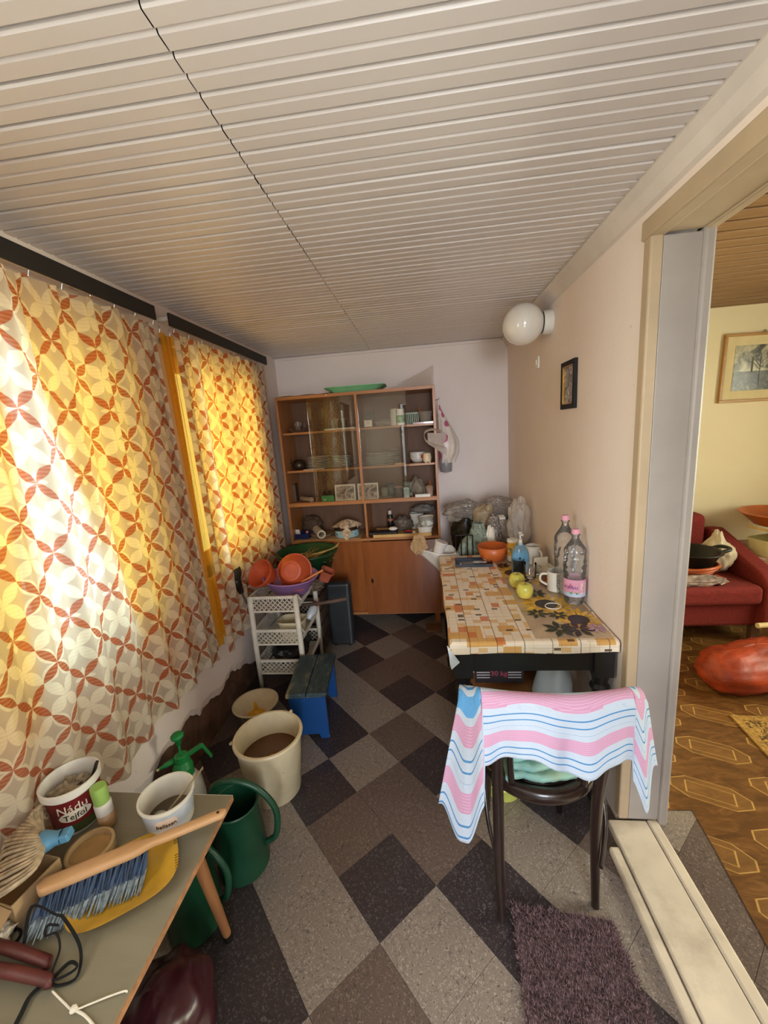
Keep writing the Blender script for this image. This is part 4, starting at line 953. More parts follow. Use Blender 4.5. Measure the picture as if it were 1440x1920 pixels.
# ---- apples
def apple(loc, label, seed, r=.037):
    a_ = thing('apple', label, 'apple', loc, group='two apples')
    pr = [(.002, .012), (r*.35, .003), (r*.72, .004), (r*.95, r*.55), (r*1.03, r*1.05), (r*.92, r*1.55), (r*.62, r*1.86), (r*.3, r*1.84), (.003, r*1.6)]
    prs = curve_pts([(x_, 0, z_) for x_, z_ in pr], 4)
    mt = MATS.get('apple_skin')
    if not mt:
        mt, nt, out = newmat('apple_skin'); n = tex(nt, 'Noise', 14, Detail=3); princ(nt, out, ramp(nt, n.outputs[0], (.35, 'b3b04a'), (.55, 'd2c45c'), (.72, 'd9b85a')), .28)
    part('flesh', MB().lathe([(v_.x, v_.z) for v_ in prs], cap0=False, seg=28), mt, a_, smooth=True); part('stem', MB().tube([(0, 0, r*1.6), (.002, .001, r*1.85), (.006, .002, r*2.05)], .0016, 6), M_cabi, a_)
p = on(969, 1100); apple((p.x, p.y, SZ), 'greener apple at the back, touching the other apple', 1)
p = on(983, 1120); apple((p.x+.002, p.y, SZ), 'yellow apple in front of the greener one', 2)
# ---- rubber band, glasses, soap, canister, bowl, tray
p = on(1037, 1137); obj('rubber_band', 'white elastic loop lying on the sunflower mat', 'band', MB().tube([(.034*math.cos(t)*(1+.1*math.sin(2*t)), .030*math.sin(t), .0022) for t in [2*PI*i/36 for i in range(36)]], .0022, 6, closed=True), M_plw, (p.x, p.y, SZ), smooth=True)
p = on(994, 1086); g = thing('glass_mug', 'clear glass mug with handle in front of the soap bottle', 'glass', (p.x, p.y, SZ)); part('wall', MB().lathe([(.001, .004), (.024, .004), (.030, .012), (.032, .088)], seg=32, cap0=False), M_glass, g, smooth=True); part('handle', MB().tube(curve_pts([(.030, 0, .075), (.052, 0, .068), (.050, 0, .035), (.029, 0, .022)]), .0035, 8), M_glass, g, smooth=True)
p = on(978, 1078); obj('dark_glass', 'dark smoked tumbler left of the clear glass mug', 'glass', MB().lathe([(.001, .002), (.026, .002), (.028, .006), (.032, .085)], cap0=False), thin_glass('smoked_glass', '8a7d76', 1.3), (p.x-.012, p.y+.012, SZ), smooth=True)
s_ = thing('soap_dispenser', 'blue liquid soap bottle with pale pump on the table', 'soap bottle', (.496, 2.165, SZ), .1)
sf = lambda a, b: (lambda th, t: ((.050*math.sqrt(max(0, 1-((max(0, t-.45))/.60)**2))*(.93+.07*min(1, t*6)))*math.cos(th), .027*math.sqrt(max(.05, 1-(max(0, t-.5)/.56)**2))*math.sin(th), .155*t))(2*PI*a, b)
part('body', MB().grid(32, 22, sf, cu=True), film('blue_clear_plastic', '8fb4c8', .55, .12), s_, smooth=True)
part('soap', MB().grid(28, 14, lambda a, b: tuple(x_*.9 for x_ in sf(a, b*.72)[:2])+(sf(a, b*.72)[2]+.004,), cu=True), P('blue_soap', '5fb4dc', .2, var=.08), s_, smooth=True)
part('neck', MB().lathe([(.012, .150), (.012, .168)], cap1=True), P('smoke_cap', '9fb0b8', .3), s_); part('pump', MB().lathe([(.010, .168), (.010, .182), (.005, .184), (.005, .215), (.010, .216), (.010, .226)], cap1=True), P('pump_clear', 'd7cfc6', .3), s_, smooth=True, ang=.5); part('spout', MB().bar((0, 0, .221), (.0, -.035, .216), .012, .008), P('pump_clear', 'd7cfc6'), s_, bevel=.002)
part('logo', MB().prism([(.006*math.cos(t*PI/6), .006*math.sin(t*PI/6)) for t in range(12)], 0, .0006, Matrix.Translation((-.012, -.0275, .085)) @ Matrix.Rotation(PI/2, 4, 'X')), M_blk, s_)
p = PZ(962, 1046, SZ); y_ = thing('yellow_canister', 'yellow and white plastic canister with white lid', 'canister', (p.x-.012, 2.36, SZ))
part('base_band', MB().lathe([(.029, 0), (.030, .003), (.030, .035)]), M_plw, y_, smooth=True); part('body', MB().lathe([(.030, .035), (.030, .115)], cap0=False), P('yellow_label', 'd8a83a', .45, var=.12, scale=24), y_, smooth=True); part('lid', MB().lathe([(.031, .115), (.031, .130), (.028, .133)], cap1=True), M_plw, y_, smooth=True, ang=.6); part('print', MB().lathe([(.0302, .055), (.0302, .085)], cap0=False, seg=24), P('label_text', 'c8b070', .5, var=.6, scale=60), y_, smooth=True)
p = PY(924, 1030, 2.42); obj('orange_bowl', 'deep orange plastic bowl behind the cutlery tray', 'bowl', MB().lathe([(.065, 0), (.072, .003), (.094, .085), (.091, .086), (.069, .008), (.002, .006)], seg=40), P('orange_plastic', 'c4632c', .4, var=.08), (p.x, 2.42, SZ if False else CZ+.0005), smooth=True)
tr = thing('cutlery_tray', 'dark blue tray with knives and a spoon at the back of the table', 'tray', (.262, 2.345, CZ+.0005), -.05); q = MB(); q.bx(-.105, .105, -.062, .062, 0, .003)
for a, b, c, d in ((-.108, .108, -.066, -.061), (-.108, .108, .061, .066), (-.108, -.104, -.061, .061), (.104, .108, -.061, .061)): q.bx(a, b, c, d, 0, .016)
part('tray_body', q, P('tray_navy', '0c1026', .3, var=.1), tr)
for i, (yy, l_) in enumerate(((-.035, .16), (-.015, .15), (.005, .165))):
    kn = thing('knife', ['steel knife nearest the tray edge', 'middle steel knife in the tray', 'steel knife farthest back in the tray'][i], 'knife', (.262, 2.345+yy, CZ+.0045), -.05+.04*i, group='knives in the tray'); part('blade', MB().prism([(-l_/2, -.006), (0, -.008), (0, .006), (-l_/2+.02, .008)], 0, .003), M_steel, kn); part('handle', MB().bx(0, l_/2, -.006, .006, 0, .008), M_steel if i else M_blk, kn, bevel=.002)
spn = thing('spoon', 'steel spoon lying across the right end of the tray', 'spoon', (.34, 2.365, CZ+.022), .35); part('bowl', MB().blob((-.0, 0, 0), (.026, .016, .004), amp=0), M_steel, spn, smooth=True); part('handle', MB().bar((.022, 0, 0), (.13, 0, .006), .008, .003), M_steel, spn)
p = PZ(1032, 1056, SZ); pb = thing('paper_box', 'open flat white paper box lying by the wall', 'box', (.628, 2.16, SZ), .15); q = MB(); q.bx(-.042, .042, -.06, .06, 0, .003); q.bx(-.042, -.039, -.06, .06, .003, .025); q.bx(.039, .042, -.06, .06, .003, .025); q.bx(-.039, .039, .057, .06, .003, .060); part('carton', q, M_paper, pb)
obj('copper_pan', 'dull copper coloured pot lid behind the lettered mug', 'lid', MB().lathe([(.034, 0), (.036, .01), (.020, .030), (.006, .036), (.006, .044), (.002, .045)], seg=24), P('copper', 'a06040', .35, .7, var=.2), (.585, 1.985, SZ), smooth=True)

# ============================================================ CHAIR WITH TOWEL
M_chair = wood('dark_bentwood', '1a100d', '2c1d19', .28, 'Z', 6, Coat_Weight=.3)
chx, chy = .335, 1.275
Cc = thing('bentwood_chair', 'dark brown bentwood chair standing with its back to the camera', 'chair', (chx, chy, 0))
part('seat', MB().lathe([(.15, .428), (.150, .432), (.001, .426)], seg=48, cap0=False), P('seat_ply', '1d1210', .3, var=.3), Cc, smooth=True)
part('seat_rim', MB().lathe([(.178, .405), (.200, .408), (.204, .420), (.203, .442), (.196, .450), (.172, .448), (.158, .435), (.15, .429), (.15, .41)], seg=56, cap0=False), M_chair, Cc, smooth=True)
rl_ = [(-.158, -.235, .0), (-.157, -.20, .25), (-.155, -.178, .44), (-.160, -.205, .62), (-.170, -.215, .72), (-.160, -.222, .775), (-.12, -.245, .805), (0, -.272, .808), (.12, -.245, .805), (.165, -.222, .775), (.17, -.215, .72), (.158, -.205, .62), (.150, -.178, .44), (.152, -.165, .25), (.152, -.185, .0)]
cp_ = curve_pts(rl_, 6)
i1 = [i for i, p_ in enumerate(cp_) if p_.z > .75]
def legr(z): return .013+.005*smoothstep(0, .4, z)
part('back_leg', MB().tube(cp_[:i1[0]+1], [legr(p_.z) for p_ in cp_[:i1[0]+1]], 14), M_chair, Cc, smooth=True, ang=.9)
part('back_leg', MB().tube(cp_[i1[-1]:], [legr(p_.z) for p_ in cp_[i1[-1]:]], 14), M_chair, Cc, smooth=True, ang=.9)
part('back_rail', MB().tube(cp_[i1[0]:i1[-1]+1], .017, 14), M_chair, Cc, smooth=True)
inner = curve_pts([(-.11, -.168, .455), (-.118, -.19, .60), (-.10, -.215, .70), (0, -.235, .735), (.10, -.215, .70), (.118, -.19, .60), (.11, -.168, .455)], 6)
part('inner_bow', MB().tube(inner, .010, 10), M_chair, Cc, smooth=True)
for sx in (-1, 1): part('front_leg', MB().tube([(sx*.125, .125, .41), (sx*.138, .14, .2), (sx*.145, .15, 0)], [.017, .015, .011], 12), M_chair, Cc, smooth=True)
# the side brace
for sx in (-1, 1): part('brace', MB().tube(curve_pts([(sx*.160, -.195, .17), (sx*.185, -.155, .30), (sx*.188, -.09, .425)]), .007, 8), M_chair, Cc, smooth=True)
# ---- towel
def towelmat():
    mt, nt, out = newmat('striped_towel')
    tc = nt.nodes.new('ShaderNodeUVMap'); sp_ = nt.nodes.new('ShaderNodeSeparateXYZ'); nt.links.new(tc.outputs[0], sp_.inputs[0]); v = X(sp_.outputs[1])
    n = tex(nt, 'Noise', 160, Detail=3)
    t = (v/.125).fract()
    def band(a, b): return X.m('MULTIPLY', t.gt(a), t.lt(b))
    cs = mixc(nt, band(.30, .62), rgb('b6c0ce'), rgb('c490ac'))
    cs = mixc(nt, X.m('MULTIPLY', band(.30, .62), ((v/.006).fract()).gt(.78))*.55, cs, rgb('c9bccb'))
    cs = mixc(nt, band(.80, .835).max(band(.98, 1.0)).max(band(0, .012)).max(band(.16, .165)), cs, rgb('4a82b4'))
    cs = mixc(nt, X.m('MULTIPLY', v.gt(-.012), v.lt(.022)), cs, rgb('5f9cce'))
    cs = mixc(nt, (X(n.outputs[0])-.5)*.35, cs, rgb('b9bfc8'))
    d = nt.nodes.new('ShaderNodeBsdfDiffuse'); t2 = nt.nodes.new('ShaderNodeBsdfTranslucent'); mx = nt.nodes.new('ShaderNodeMixShader'); mx.inputs[0].default_value = .12
    bn = nt.nodes.new('ShaderNodeBump'); bn.inputs['Strength'].default_value = .5; bn.inputs['Distance'].default_value = .003; nt.links.new(n.outputs[0], bn.inputs['Height']); nt.links.new(bn.outputs[0], d.inputs['Normal'])
    nt.links.new(cs, d.inputs[0]); nt.links.new(cs, t2.inputs[0]); nt.links.new(d.outputs[0], mx.inputs[1]); nt.links.new(t2.outputs[0], mx.inputs[2]); nt.links.new(mx.outputs[0], out.inputs[0])
    return mt
tw = thing('striped_towel', 'white towel with pink and blue stripes draped over the chair back', 'towel', (chx, chy-.22, .4))
def rail(s):
    # s in -0.30..0.30 ; follows the back rail, then falls off its ends
    x = max(-.205, min(.205, s)); y = -.035*(1-(x/.20)**2)*1.15; return x, y
def twf(a, b):
    s = lerp(-.345, .325, a); x, y = rail(s)
    over = max(0, abs(s)-.205)
    zt = .415-.010*(x/.2)**2
    L_ = .205+.020*math.sin(s*26+.6)+.014*math.sin(s*11)
    if s < -.205: L_ = lerp(.34, .50, smoothstep(-.205, -.26, s))-.10*smoothstep(-.285, -.335, s)
    if s > .205: L_ = lerp(.27, .36, smoothstep(.205, .26, s))-.13*smoothstep(.27, .305, s)
    zt -= over*.35
    if s < 0: x -= over*(.25+b*.75); y += over*.6
    else: x += over*(.35+b*.45); y += over*.5
    t = b*L_; f = -.10     # front flap first
    tt = b*(L_+.10)-.10
    ripple = .010*math.sin(s*38+1)*smoothstep(0, .2, abs(tt))+.006*math.sin(s*70)*smoothstep(0, .25, tt)
    R_ = .024
    if tt < -R_*1.2: yy, z = R_+.004+ripple*.5, zt-(-tt-R_*1.2)
    elif tt < R_*1.2:
        an = tt/(R_*1.2)*PI/2; yy, z = -R_*math.sin(an), zt+R_*math.cos(an)*.9
    else: yy, z = -R_-.006-.02*(tt/.3)+ripple, zt-(tt-R_*1.2)
    return (x, y+yy, z)
def twuv(a, b): return (lerp(-.345, .325, a), b*.34-.085+.035*a)
part('fabric', MB().grid(110, 56, twf, twuv), towelmat(), tw, smooth=True, solid=.004)
# ---- folded cloth on the seat, yellow basin under the chair
fc = thing('folded_cloth', 'folded blue green cloth lying on the chair seat', 'cloth', (chx-.03, chy-.02, .4515), .08)
M_teal = P('teal_cloth', '7fb4b0', .9, var=.3, scale=7, dirt='8c8a50', dirtamt=.8)
for k in range(3):
    part('fold', MB().grid(20, 14, lambda a, b: (lerp(-.105+.01*k, .12-.012*k, a)+.008*math.sin(b*5+k), lerp(-.135+.02*k, .09, b)+.006*math.sin(a*7+k*2), .006+k*.022+.010*noise.noise(Vector((a*3, b*3, k*5)))+.012*abs(noise.noise(Vector((a*6, b*2, k)))))), M_teal, fc, smooth=True, solid=.016)
obj('yellow_basin', 'pale yellow green plastic basin on the floor under the chair', 'basin', MB().lathe([(.070, 0), (.076, .004), (.102, .085), (.109, .088), (.109, .092), (.098, .092), (.072, .008), (.002, .006)], seg=48), P('lime_plastic', 'd4d86a', .4, var=.05), (.272, 1.53, .0005), smooth=True)

# ============================================================ UNDER AND BEHIND THE TABLE
M_bench = wood('bench_wood', '8a5a34', 'a87448', .5, 'X')
bn_ = thing('low_bench', 'low wooden bench standing under the black table', 'bench', (.31, 1.86, 0)); part('seat_board', MB().bx(-.17, .17, -.24, .24, .388, .410), M_bench, bn_, bevel=.003)
part('rail', MB().bx(-.15, .15, -.22, -.20, .33, .388), M_bench, bn_)
for sx in (-1, 1):
    for sy in (-1, 1): part('leg', MB().bx(sx*.145-.018, sx*.145+.018, sy*.205-.018, sy*.205+.018, 0, .388), M_bench, bn_)
sk = thing('feed_sack', 'white sack with dark printed panel reading 30 kg on the bench', 'sack', (.285, 1.78, .4105))
part('sack_body', MB().blob((0, 0, .085), (.148, .13, .095), amp=.06, fr=2, seed=3, floor=0, nu=36, shape=lambda p, d: Vector((p.x if abs(p.x) < .14 else math.copysign(.14, p.x), max(p.y, -.115), p.z))), P('sack_white', 'd9d4c8', .6, var=.08), sk, smooth=True)
part('printed_panel', MB().prism([(-.105, .02), (.105, .02), (.115, .16), (-.115, .16)], 0, .002, Matrix.Translation((0, -.118, 0)) @ Matrix.Rotation(PI/2, 4, 'X')), P('sack_print', '2c2730', .6, var=.15), sk)
M_ink = P('pale_ink', 'c9c2c8', .6); M_inkr = P('pink_ink', 'c2485e', .6)
text('30 kg', .034, M_inkr, sk, (0, -.121, .066))
for i, (s1, s2) in enumerate((('GABONA SZÁLLÍTÓ', 'TAKARMÁNY'), ('Gabona keverék', 'Takarmány keverék'), ('Gabona liszt', 'Gabonafélék'))):
    pass
for i in range(3):
    part('print_line', MB().bx(-.098, -.040, -.1215, -.1205, .070-i*.013, .075-i*.013), M_ink, sk); part('print_line', MB().bx(.040, .098, -.1215, -.1205, .070-i*.013, .075-i*.013), M_ink, sk)
gs = thing('grey_sack', 'pale grey blue plastic sack hanging full under the table', 'sack', (.505, 1.62, .0)); part('sack_body', MB().blob((0, 0, .31), (.085, .07, .32), amp=.12, fr=2, seed=6, floor=.0, nu=32, nv=26), film('grey_sack_film', 'a9b2b6', .95, .4, .1), gs, smooth=True)
# chair heaped with bags behind the table
ch2 = thing('side_chair', 'brown wooden chair heaped with bags behind the table', 'chair', (.43, 2.93, 0)); M_ch2 = wood('side_chair_wood', '6a4426', '83572f', .4, 'Z')
part('seat', MB().bx(-.21, .21, -.21, .21, .43, .455), M_ch2, ch2, bevel=.005)
for sx in (-1, 1):
    part('leg', MB().tube([(sx*.185, -.185, .43), (sx*.20, -.20, 0)], .016, 10), M_ch2, ch2); part('back_leg', MB().tube([(sx*.185, .20, 0), (sx*.185, .19, .43), (sx*.19, .215, .92)], .016, 10), M_ch2, ch2, smooth=True)
part('back_rail', MB().bx(-.19, .19, .195, .215, .84, .91), M_ch2, ch2, bevel=.005); part('back_rail', MB().bx(-.19, .19, .195, .215, .62, .67), M_ch2, ch2, bevel=.005)
def bagobj(name, label, mat, loc, r, seed, amp=.3, cr=.35, floor=True, fr=2.4, rz=0, shape=None, cat='bag'):
    return obj(name, label, cat, MB().blob((0, 0, r[2]*.92), r, nu=64, nv=44, amp=amp, fr=fr, seed=seed, floor=0 if floor else None, crump=cr, shape=shape), mat, loc, rz=rz, smooth=True, ang=.7)
M_cr = P('crumple_cloth_dark', '2a2422', .8, var=.3)
bagobj('dark_bag', 'black bag on the heap of bags beside the cabinet', M_blk, (.31, 2.98, .56), (.12, .15, .21), 31)
bagobj('dark_bag', 'black bag on the heap of bags in the wall corner', M_blk, (.545, 3.02, .56), (.115, .15, .21), 33)
bagobj('clothes_bundle', 'brown bundle of clothes filling the chair seat', P('bundle_cloth', '6a584a', .9, var=.4, scale=20), (.43, 2.93, .4555), (.24, .19, .15), 35, cat='bundle', cr=.2)
bagobj('plastic_bag', 'clear crumpled plastic bag lying on top of the heap at the left', film('heap_film', 'f8f2ea', .50, .15, .65, .8), (.28, 2.98, .885), (.145, .12, .075), 37, .3, .5)
bagobj('plastic_bag', 'whitish plastic bag with red print on top of the heap at the right', film('printed_film', 'f6eee6', .62, .2, .65, .6), (.53, 3.02, .885), (.12, .11, .08), 39, .3, .5)
bagobj('plastic_bag', 'beige crumpled bag in the middle of the heap', film('beige_film', 'cdb998', .85, .3), (.405, 2.86, .80), (.075, .06, .11), 41, .35, .4)
bagobj('plastic_bag', 'pale bag with white lid pressed against the wall side of the heap', film('pale_film', 'd8cdbf', .8, .3), (.485, 2.80, .76), (.075, .06, .09), 43, .35, .4)
obj('spray_head', 'white plastic piece sticking out of the heap of bags', 'carton', MB().box((0, 0, 0), (.085, .05, .014), M=Matrix.Rotation(.25, 3, 'X').to_4x4()), M_plw, (.487, 2.755, .945), rz=.1, bevel=.005)  # plain slab in place of a spray bottle head
M_gcl = P('grey_green_cloth', '8e9a8a', .95, var=.3, scale=70, dirt='6a7468', dirtamt=.6)
jp = [(.575, .100), (.62, .106), (.70, .110), (.77, .108), (.805, .100), (.835, .076), (.855, .050), (.875, .040), (.905, .042), (.930, .036)]
jk_ = thing('grey_green_jacket', 'grey green patterned jacket draped over a backrest behind the table', 'jacket', (.325, 2.69, .575))
def jf(a, b):
    t = b*(len(jp)-1); i = min(len(jp)-2, int(t)); z = lerp(jp[i][0], jp[i+1][0], t-i); w = lerp(jp[i][1], jp[i+1][1], t-i); th = 2*PI*a; c_, s_ = math.cos(th), math.sin(th)
    rip = .007*math.sin(c_*9+z*14)+.006*noise.noise(Vector((c_*4, z*9, s_)))
    return ((w+rip*.4)*abs(c_)**.7*math.copysign(1, c_)+.012*smoothstep(.80, .90, z), (.030+.025*min(1, w/.1)+rip)*abs(s_)**.8*math.copysign(1, s_), z-.575+.012*noise.noise(Vector((c_*3, 1, s_*3)))*(b > .95))
part('body', MB().grid(56, 40, jf, cu=True), M_gcl, jk_, smooth=True)
part('sleeve', MB().tube(curve_pts([(-.085, -.02, .225), (-.108, -.045, .15), (-.100, -.055, .05), (-.095, -.05, -.02)], 6), [.022+.012*math.sin(PI*i/18*.8) for i in range(19)], 12), M_gcl, jk_, smooth=True)
part('collar', MB().grid(20, 4, lambda a, b: (.012+(.045+.014*b)*math.cos(-PI*a), (.040+.010*b)*math.sin(-PI*a), .325-.050*b)), M_gcl, jk_, smooth=True, solid=.004)
bagobj('lace_scarf', 'black and white patterned cloth hanging beside the jacket', P('lace_bw', '8a8078', .9, var=.8, scale=90), (.445, 2.71, .72), (.05, .04, .13), 47, .3, .3, False, cat='cloth')
bagobj('white_cloth', 'cream cloth strip hanging between jacket and lace', M_paper, (.415, 2.665, .715), (.030, .022, .10), 49, .3, .3, False, cat='cloth')
bagobj('clear_bag', 'clear bag with white plastic bottle leaning on the right wall', film('clear_film2', 'e8e0d6', .5, .25), (.60, 2.66, .79), (.07, .08, .15), 51, .3, .4)
wr_ = thing('wire_rack', 'dark wire dish rack end standing behind the table', 'rack', (.235, 2.60, .70)); q = MB()
for x in (-.055, -.02, .02, .055): q.tube([(x, 0, 0), (x, 0, .17)], .004, 6)
q.tube([(-.055, 0, .17), (.055, 0, .17)], .005, 6); q.tube([(-.055, 0, .0), (.055, 0, .0)], .005, 6); part('wires', q, M_blk, wr_)
hbg = thing('tote_bag', 'white carrier bag with a tub and paper hanging at the table end', 'bag', (.045, 2.62, .53))
part('bag_body', MB().grid(48, 20, lambda a, b: ((.05+.085*b)*math.cos(2*PI*a)*(1+.06*math.sin(6*PI*a+b*4))+.16*(1-b)**.8, (.03+.03*b+.006*math.sin(22*a+5*b))*math.sin(2*PI*a), .27*b-.03+.018*math.sin(2*PI*a*2)*b), cu=True), P('white_bag', 'ddd6cc', .5, var=.06), hbg, smooth=True, solid=.002)
part('handle', MB().tube(curve_pts([(-.13, -.02, .22), (-.165, -.03, .27), (-.14, -.03, .30), (-.09, -.03, .26), (-.06, -.03, .22)]), .007, 8, flat=.4), M_filmw, hbg, smooth=True)
obj('yoghurt_cup', 'white and red printed cup tipped in the white carrier bag', 'cup', MB().lathe([(.032, 0), (.042, .10), (.045, .10), (.045, .106), (.001, .106)], seg=28), P('cup_red_white', 'dcd6d0', .45, var=.1), (.05, 2.60, .735), rot=(.0, .35, 0), smooth=True, ang=.7)
bagobj('crumpled_paper', 'brown crumpled paper sticking out of the white carrier bag', M_card, (-.065, 2.60, .755), (.045, .03, .065), 53, .5, .4, cat='paper')
bd = thing('bed_board', 'dark flat wooden board lying on the floor beneath the cabinet', 'board', (.02, 2.98, .0005)); part('plank', MB().bx(-.07, .05, -.06, .06, 0, .02), M_cabi, bd, bevel=.002)

# ============================================================ RIGHT WALL: lamp, socket, picture; RUG
p = PX(985, 608, .56)
lm = thing('wall_lamp', 'white glass globe lamp fixed to the right wall under the ceiling', 'lamp', (XR, p.y, p.z))
M_opal = P('opal_glass', 'e6e0d6', .08, var=.03, Coat_Weight=.4)
part('mount', MB().lathe([(.058, 0), (.060, .006), (.058, .045), (.050, .047)], M=Matrix.Rotation(-PI/2, 4, 'Y'), cap1=True, seg=36), M_white, lm, smooth=True, ang=.6); part('gasket', MB().lathe([(.052, .044), (.054, .052)], M=Matrix.Rotation(-PI/2, 4, 'Y'), cap0=False, seg=36), M_blk, lm, smooth=True)
part('globe', MB().lathe([(.050, .050)]+[(.104*math.sin(t), .142-.104*math.cos(t)) for t in [.5+(PI-.5)*i/18 for i in range(19)]], M=Matrix.Rotation(-PI/2, 4, 'Y'), cap0=False, seg=40), M_opal, lm, smooth=True)
p = PX(1009, 680, XR); sw = thing('wall_switch', 'small white switch plate on the right wall under the lamp', 'switch', (XR, p.y, p.z)); part('plate', MB().bx(-.010, 0, -.032, .032, -.034, .034), M_white, sw, bevel=.004); part('rocker', MB().bx(-.016, -.010, -.012, .012, -.016, .016), M_white, sw, bevel=.003)
p0, p1 = PX(1058, 684, XR), PX(1082, 762, XR)
yc, zc = (p0.y+p1.y)/2, (p0.z+p1.z)/2; hw, hh = abs(p0.y-p1.y)/2, (p0.z-p1.z)/2+.006
pf = thing('framed_picture', 'small black framed picture hanging on the right wall above the table', 'picture', (XR, yc, zc))
def artm(name, stops, scale, dist=1.2, sc=(1, 1, 1)):
    mt, nt, out = newmat(name); n = tex(nt, 'Noise', scale, Detail=8, Roughness=.65, Distortion=dist, sc=sc); princ(nt, out, ramp(nt, n.outputs[0], *stops), .25); return mt
for a, b, c, d in ((-hw, hw, hh-.022, hh), (-hw, hw, -hh, -hh+.022), (-hw, -hw+.022, -hh+.022, hh-.022), (hw-.022, hw, -hh+.022, hh-.022)): part('frame_rail', MB().bx(-.016, 0, a, b, c, d), P('frame_black', '0e0c0b', .75, var=.1), pf, bevel=.002)
part('print', MB().bx(-.008, -.004, -hw+.022, hw-.022, -hh+.022, hh-.022), artm('small_print', ((.35, '2c2724'), (.52, '8a8078'), (.68, 'cfc6ba')), 26), pf)
for a, b, c, d in ((-hw+.020, hw-.020, hh-.026, hh-.022), (-hw+.020, hw-.020, -hh+.022, -hh+.026), (hw-.026, hw-.022, -hh+.022, hh-.022), (-hw+.022, -hw+.026, -hh+.022, hh-.022)): part('gilt_edge', MB().bx(-.015, -.008, a, b, c, d), P('gilt', 'b98a3c', .35, .6), pf)
rug = thing('shaggy_rug', 'dark purple brown shaggy mat on the floor beside the doorway', 'rug', (0, 0, 0)); M_rug = P('rug_pile', '5c474c', .95, var=.5, scale=40, bump=.6, dist=.01)
R4 = [Vector((.215, 1.075)), Vector((.52, 1.045)), Vector((.548, .42)), Vector((.175, .42))]
def rg_(a, b): q = R4[0].lerp(R4[1], a).lerp(R4[3].lerp(R4[2], a), b); return q
part('backing', MB().grid(30, 50, lambda a, b: (*rg_(a, b), .006+.004*noise.noise(Vector((a*9, b*18, 0))))), M_rug, rug, smooth=True, solid=.008)
tu = MB(); rnd = random.Random(3)
for i in range(15000):
    a, b = rnd.random(), rnd.random(); q = rg_(a, b); an = rnd.random()*2*PI; l_ = rnd.uniform(.008, .019); w_ = .0022
    dx, dy = math.cos(an), math.sin(an); h_ = rnd.uniform(.006, .013)
    tu.add([(q.x-dy*w_, q.y+dx*w_, .006), (q.x+dy*w_, q.y-dx*w_, .006), (q.x+dx*l_, q.y+dy*l_, .009+h_)], [(0, 1, 2)])
to = part('pile', tu, P('rug_tufts', '6d5459', .9, var=.55, scale=120), rug); to['kind'] = 'stuff'

# ============================================================ LEFT SIDE: stool, rack, basins
M_cream = P('cream_plastic', 'd6c7a4', .4, var=.06, dirt='a8926a', dirtamt=.3)
M_wpl = P('rack_plastic', 'd9d2c2', .45, var=.06, dirt='9c9282', dirtamt=.3)
# plastic three tier rack
RX0, RX1, RY0, RY1 = -1.105, -.815, 2.20, 2.60
rk = thing('plastic_rack', 'white three tier plastic basket rack standing by the left wall', 'rack', ((RX0+RX1)/2, (RY0+RY1)/2, 0)); hx, hy = (RX1-RX0)/2, (RY1-RY0)/2
def lattice(mb, fn, w, h, step=.030, t=.0046, th=.003):
    """diamond lattice on a w x h panel; fn maps (a,b) to 3D"""
    n = int((w+h)/step)+1
    for s_ in (0, 1):
        for k in range(n):
            d = k*step
            a0, b0 = (d, 0) if d < w else (w, d-w); a1, b1 = (0, d) if d < h else (d-h, h)
            if s_: a0, a1 = w-a0, w-a1
            p0, p1 = Vector(fn(a0, b0)), Vector(fn(a1, b1))
            if (p1-p0).length > .004: mb.bar(p0, p1, t, th, up=fn.n)
class Pl:
    def __init__(s, o, du, dv): s.o = Vector(o); s.du = Vector(du); s.dv = Vector(dv); s.n = s.du.cross(s.dv)
    def __call__(s, a, b): return s.o+s.du*a+s.dv*b
for zi, (zb, zt) in enumerate(((.125, .224), (.325, .430), (.545, .648))):
    bk = part('basket', MB().bx(-hx+.008, hx-.008, -hy+.008, hy-.008, zb, zb+.004), M_wpl, rk)
    q = MB()
    lattice(q, Pl((-hx, -hy, zb+.01), (1, 0, 0), (0, 0, 1)), 2*hx, zt-zb-.02); lattice(q, Pl((-hx, hy, zb+.01), (1, 0, 0), (0, 0, 1)), 2*hx, zt-zb-.02); lattice(q, Pl((-hx, -hy, zb+.01), (0, 1, 0), (0, 0, 1)), 2*hy, zt-zb-.02)
    lattice(q, Pl((hx, -hy, zb+.005), (0, 1, 0), (0, 0, 1)), 2*hy, .035)
    part('lattice', q, M_wpl, bk)
    q = MB()
    q.bx(-hx-.006, hx+.006, -hy-.006, -hy+.004, zt-.016, zt); q.bx(-hx-.006, hx+.006, -hy-.006, -hy+.004, zb, zb+.010); q.bx(-hx-.006, hx+.006, hy-.004, hy+.006, zt-.016, zt); q.bx(-hx-.006, -hx+.004, -hy, hy, zt-.012, zt)
    path = curve_pts([(hx, -hy-.002, zt-.006), (hx+.004, -hy+.02, zt-.006), (hx+.010, -hy+.05, zt-.045), (hx+.012, -hy+.09, zb+.045), (hx+.012, 0, zb+.042), (hx+.012, hy-.10, zb+.050), (hx+.010, hy-.05, zt-.05), (hx+.004, hy-.02, zt-.006), (hx, hy, zt-.006)], 5)
    q.tube(path, .010, 8, flat=.7)
    part('rim', q, M_wpl, bk, smooth=True, ang=.6)
for sx in (-1, 1):
    for sy in (-1, 1): part('leg', MB().tube([(sx*hx, sy*hy, 0), (sx*hx, sy*hy, .3), (sx*(hx-.002), sy*hy, .645)], [.013, .017, .017], 10), M_wpl, rk, smooth=True)
rc = Vector(((RX0+RX1)/2, (RY0+RY1)/2, 0))
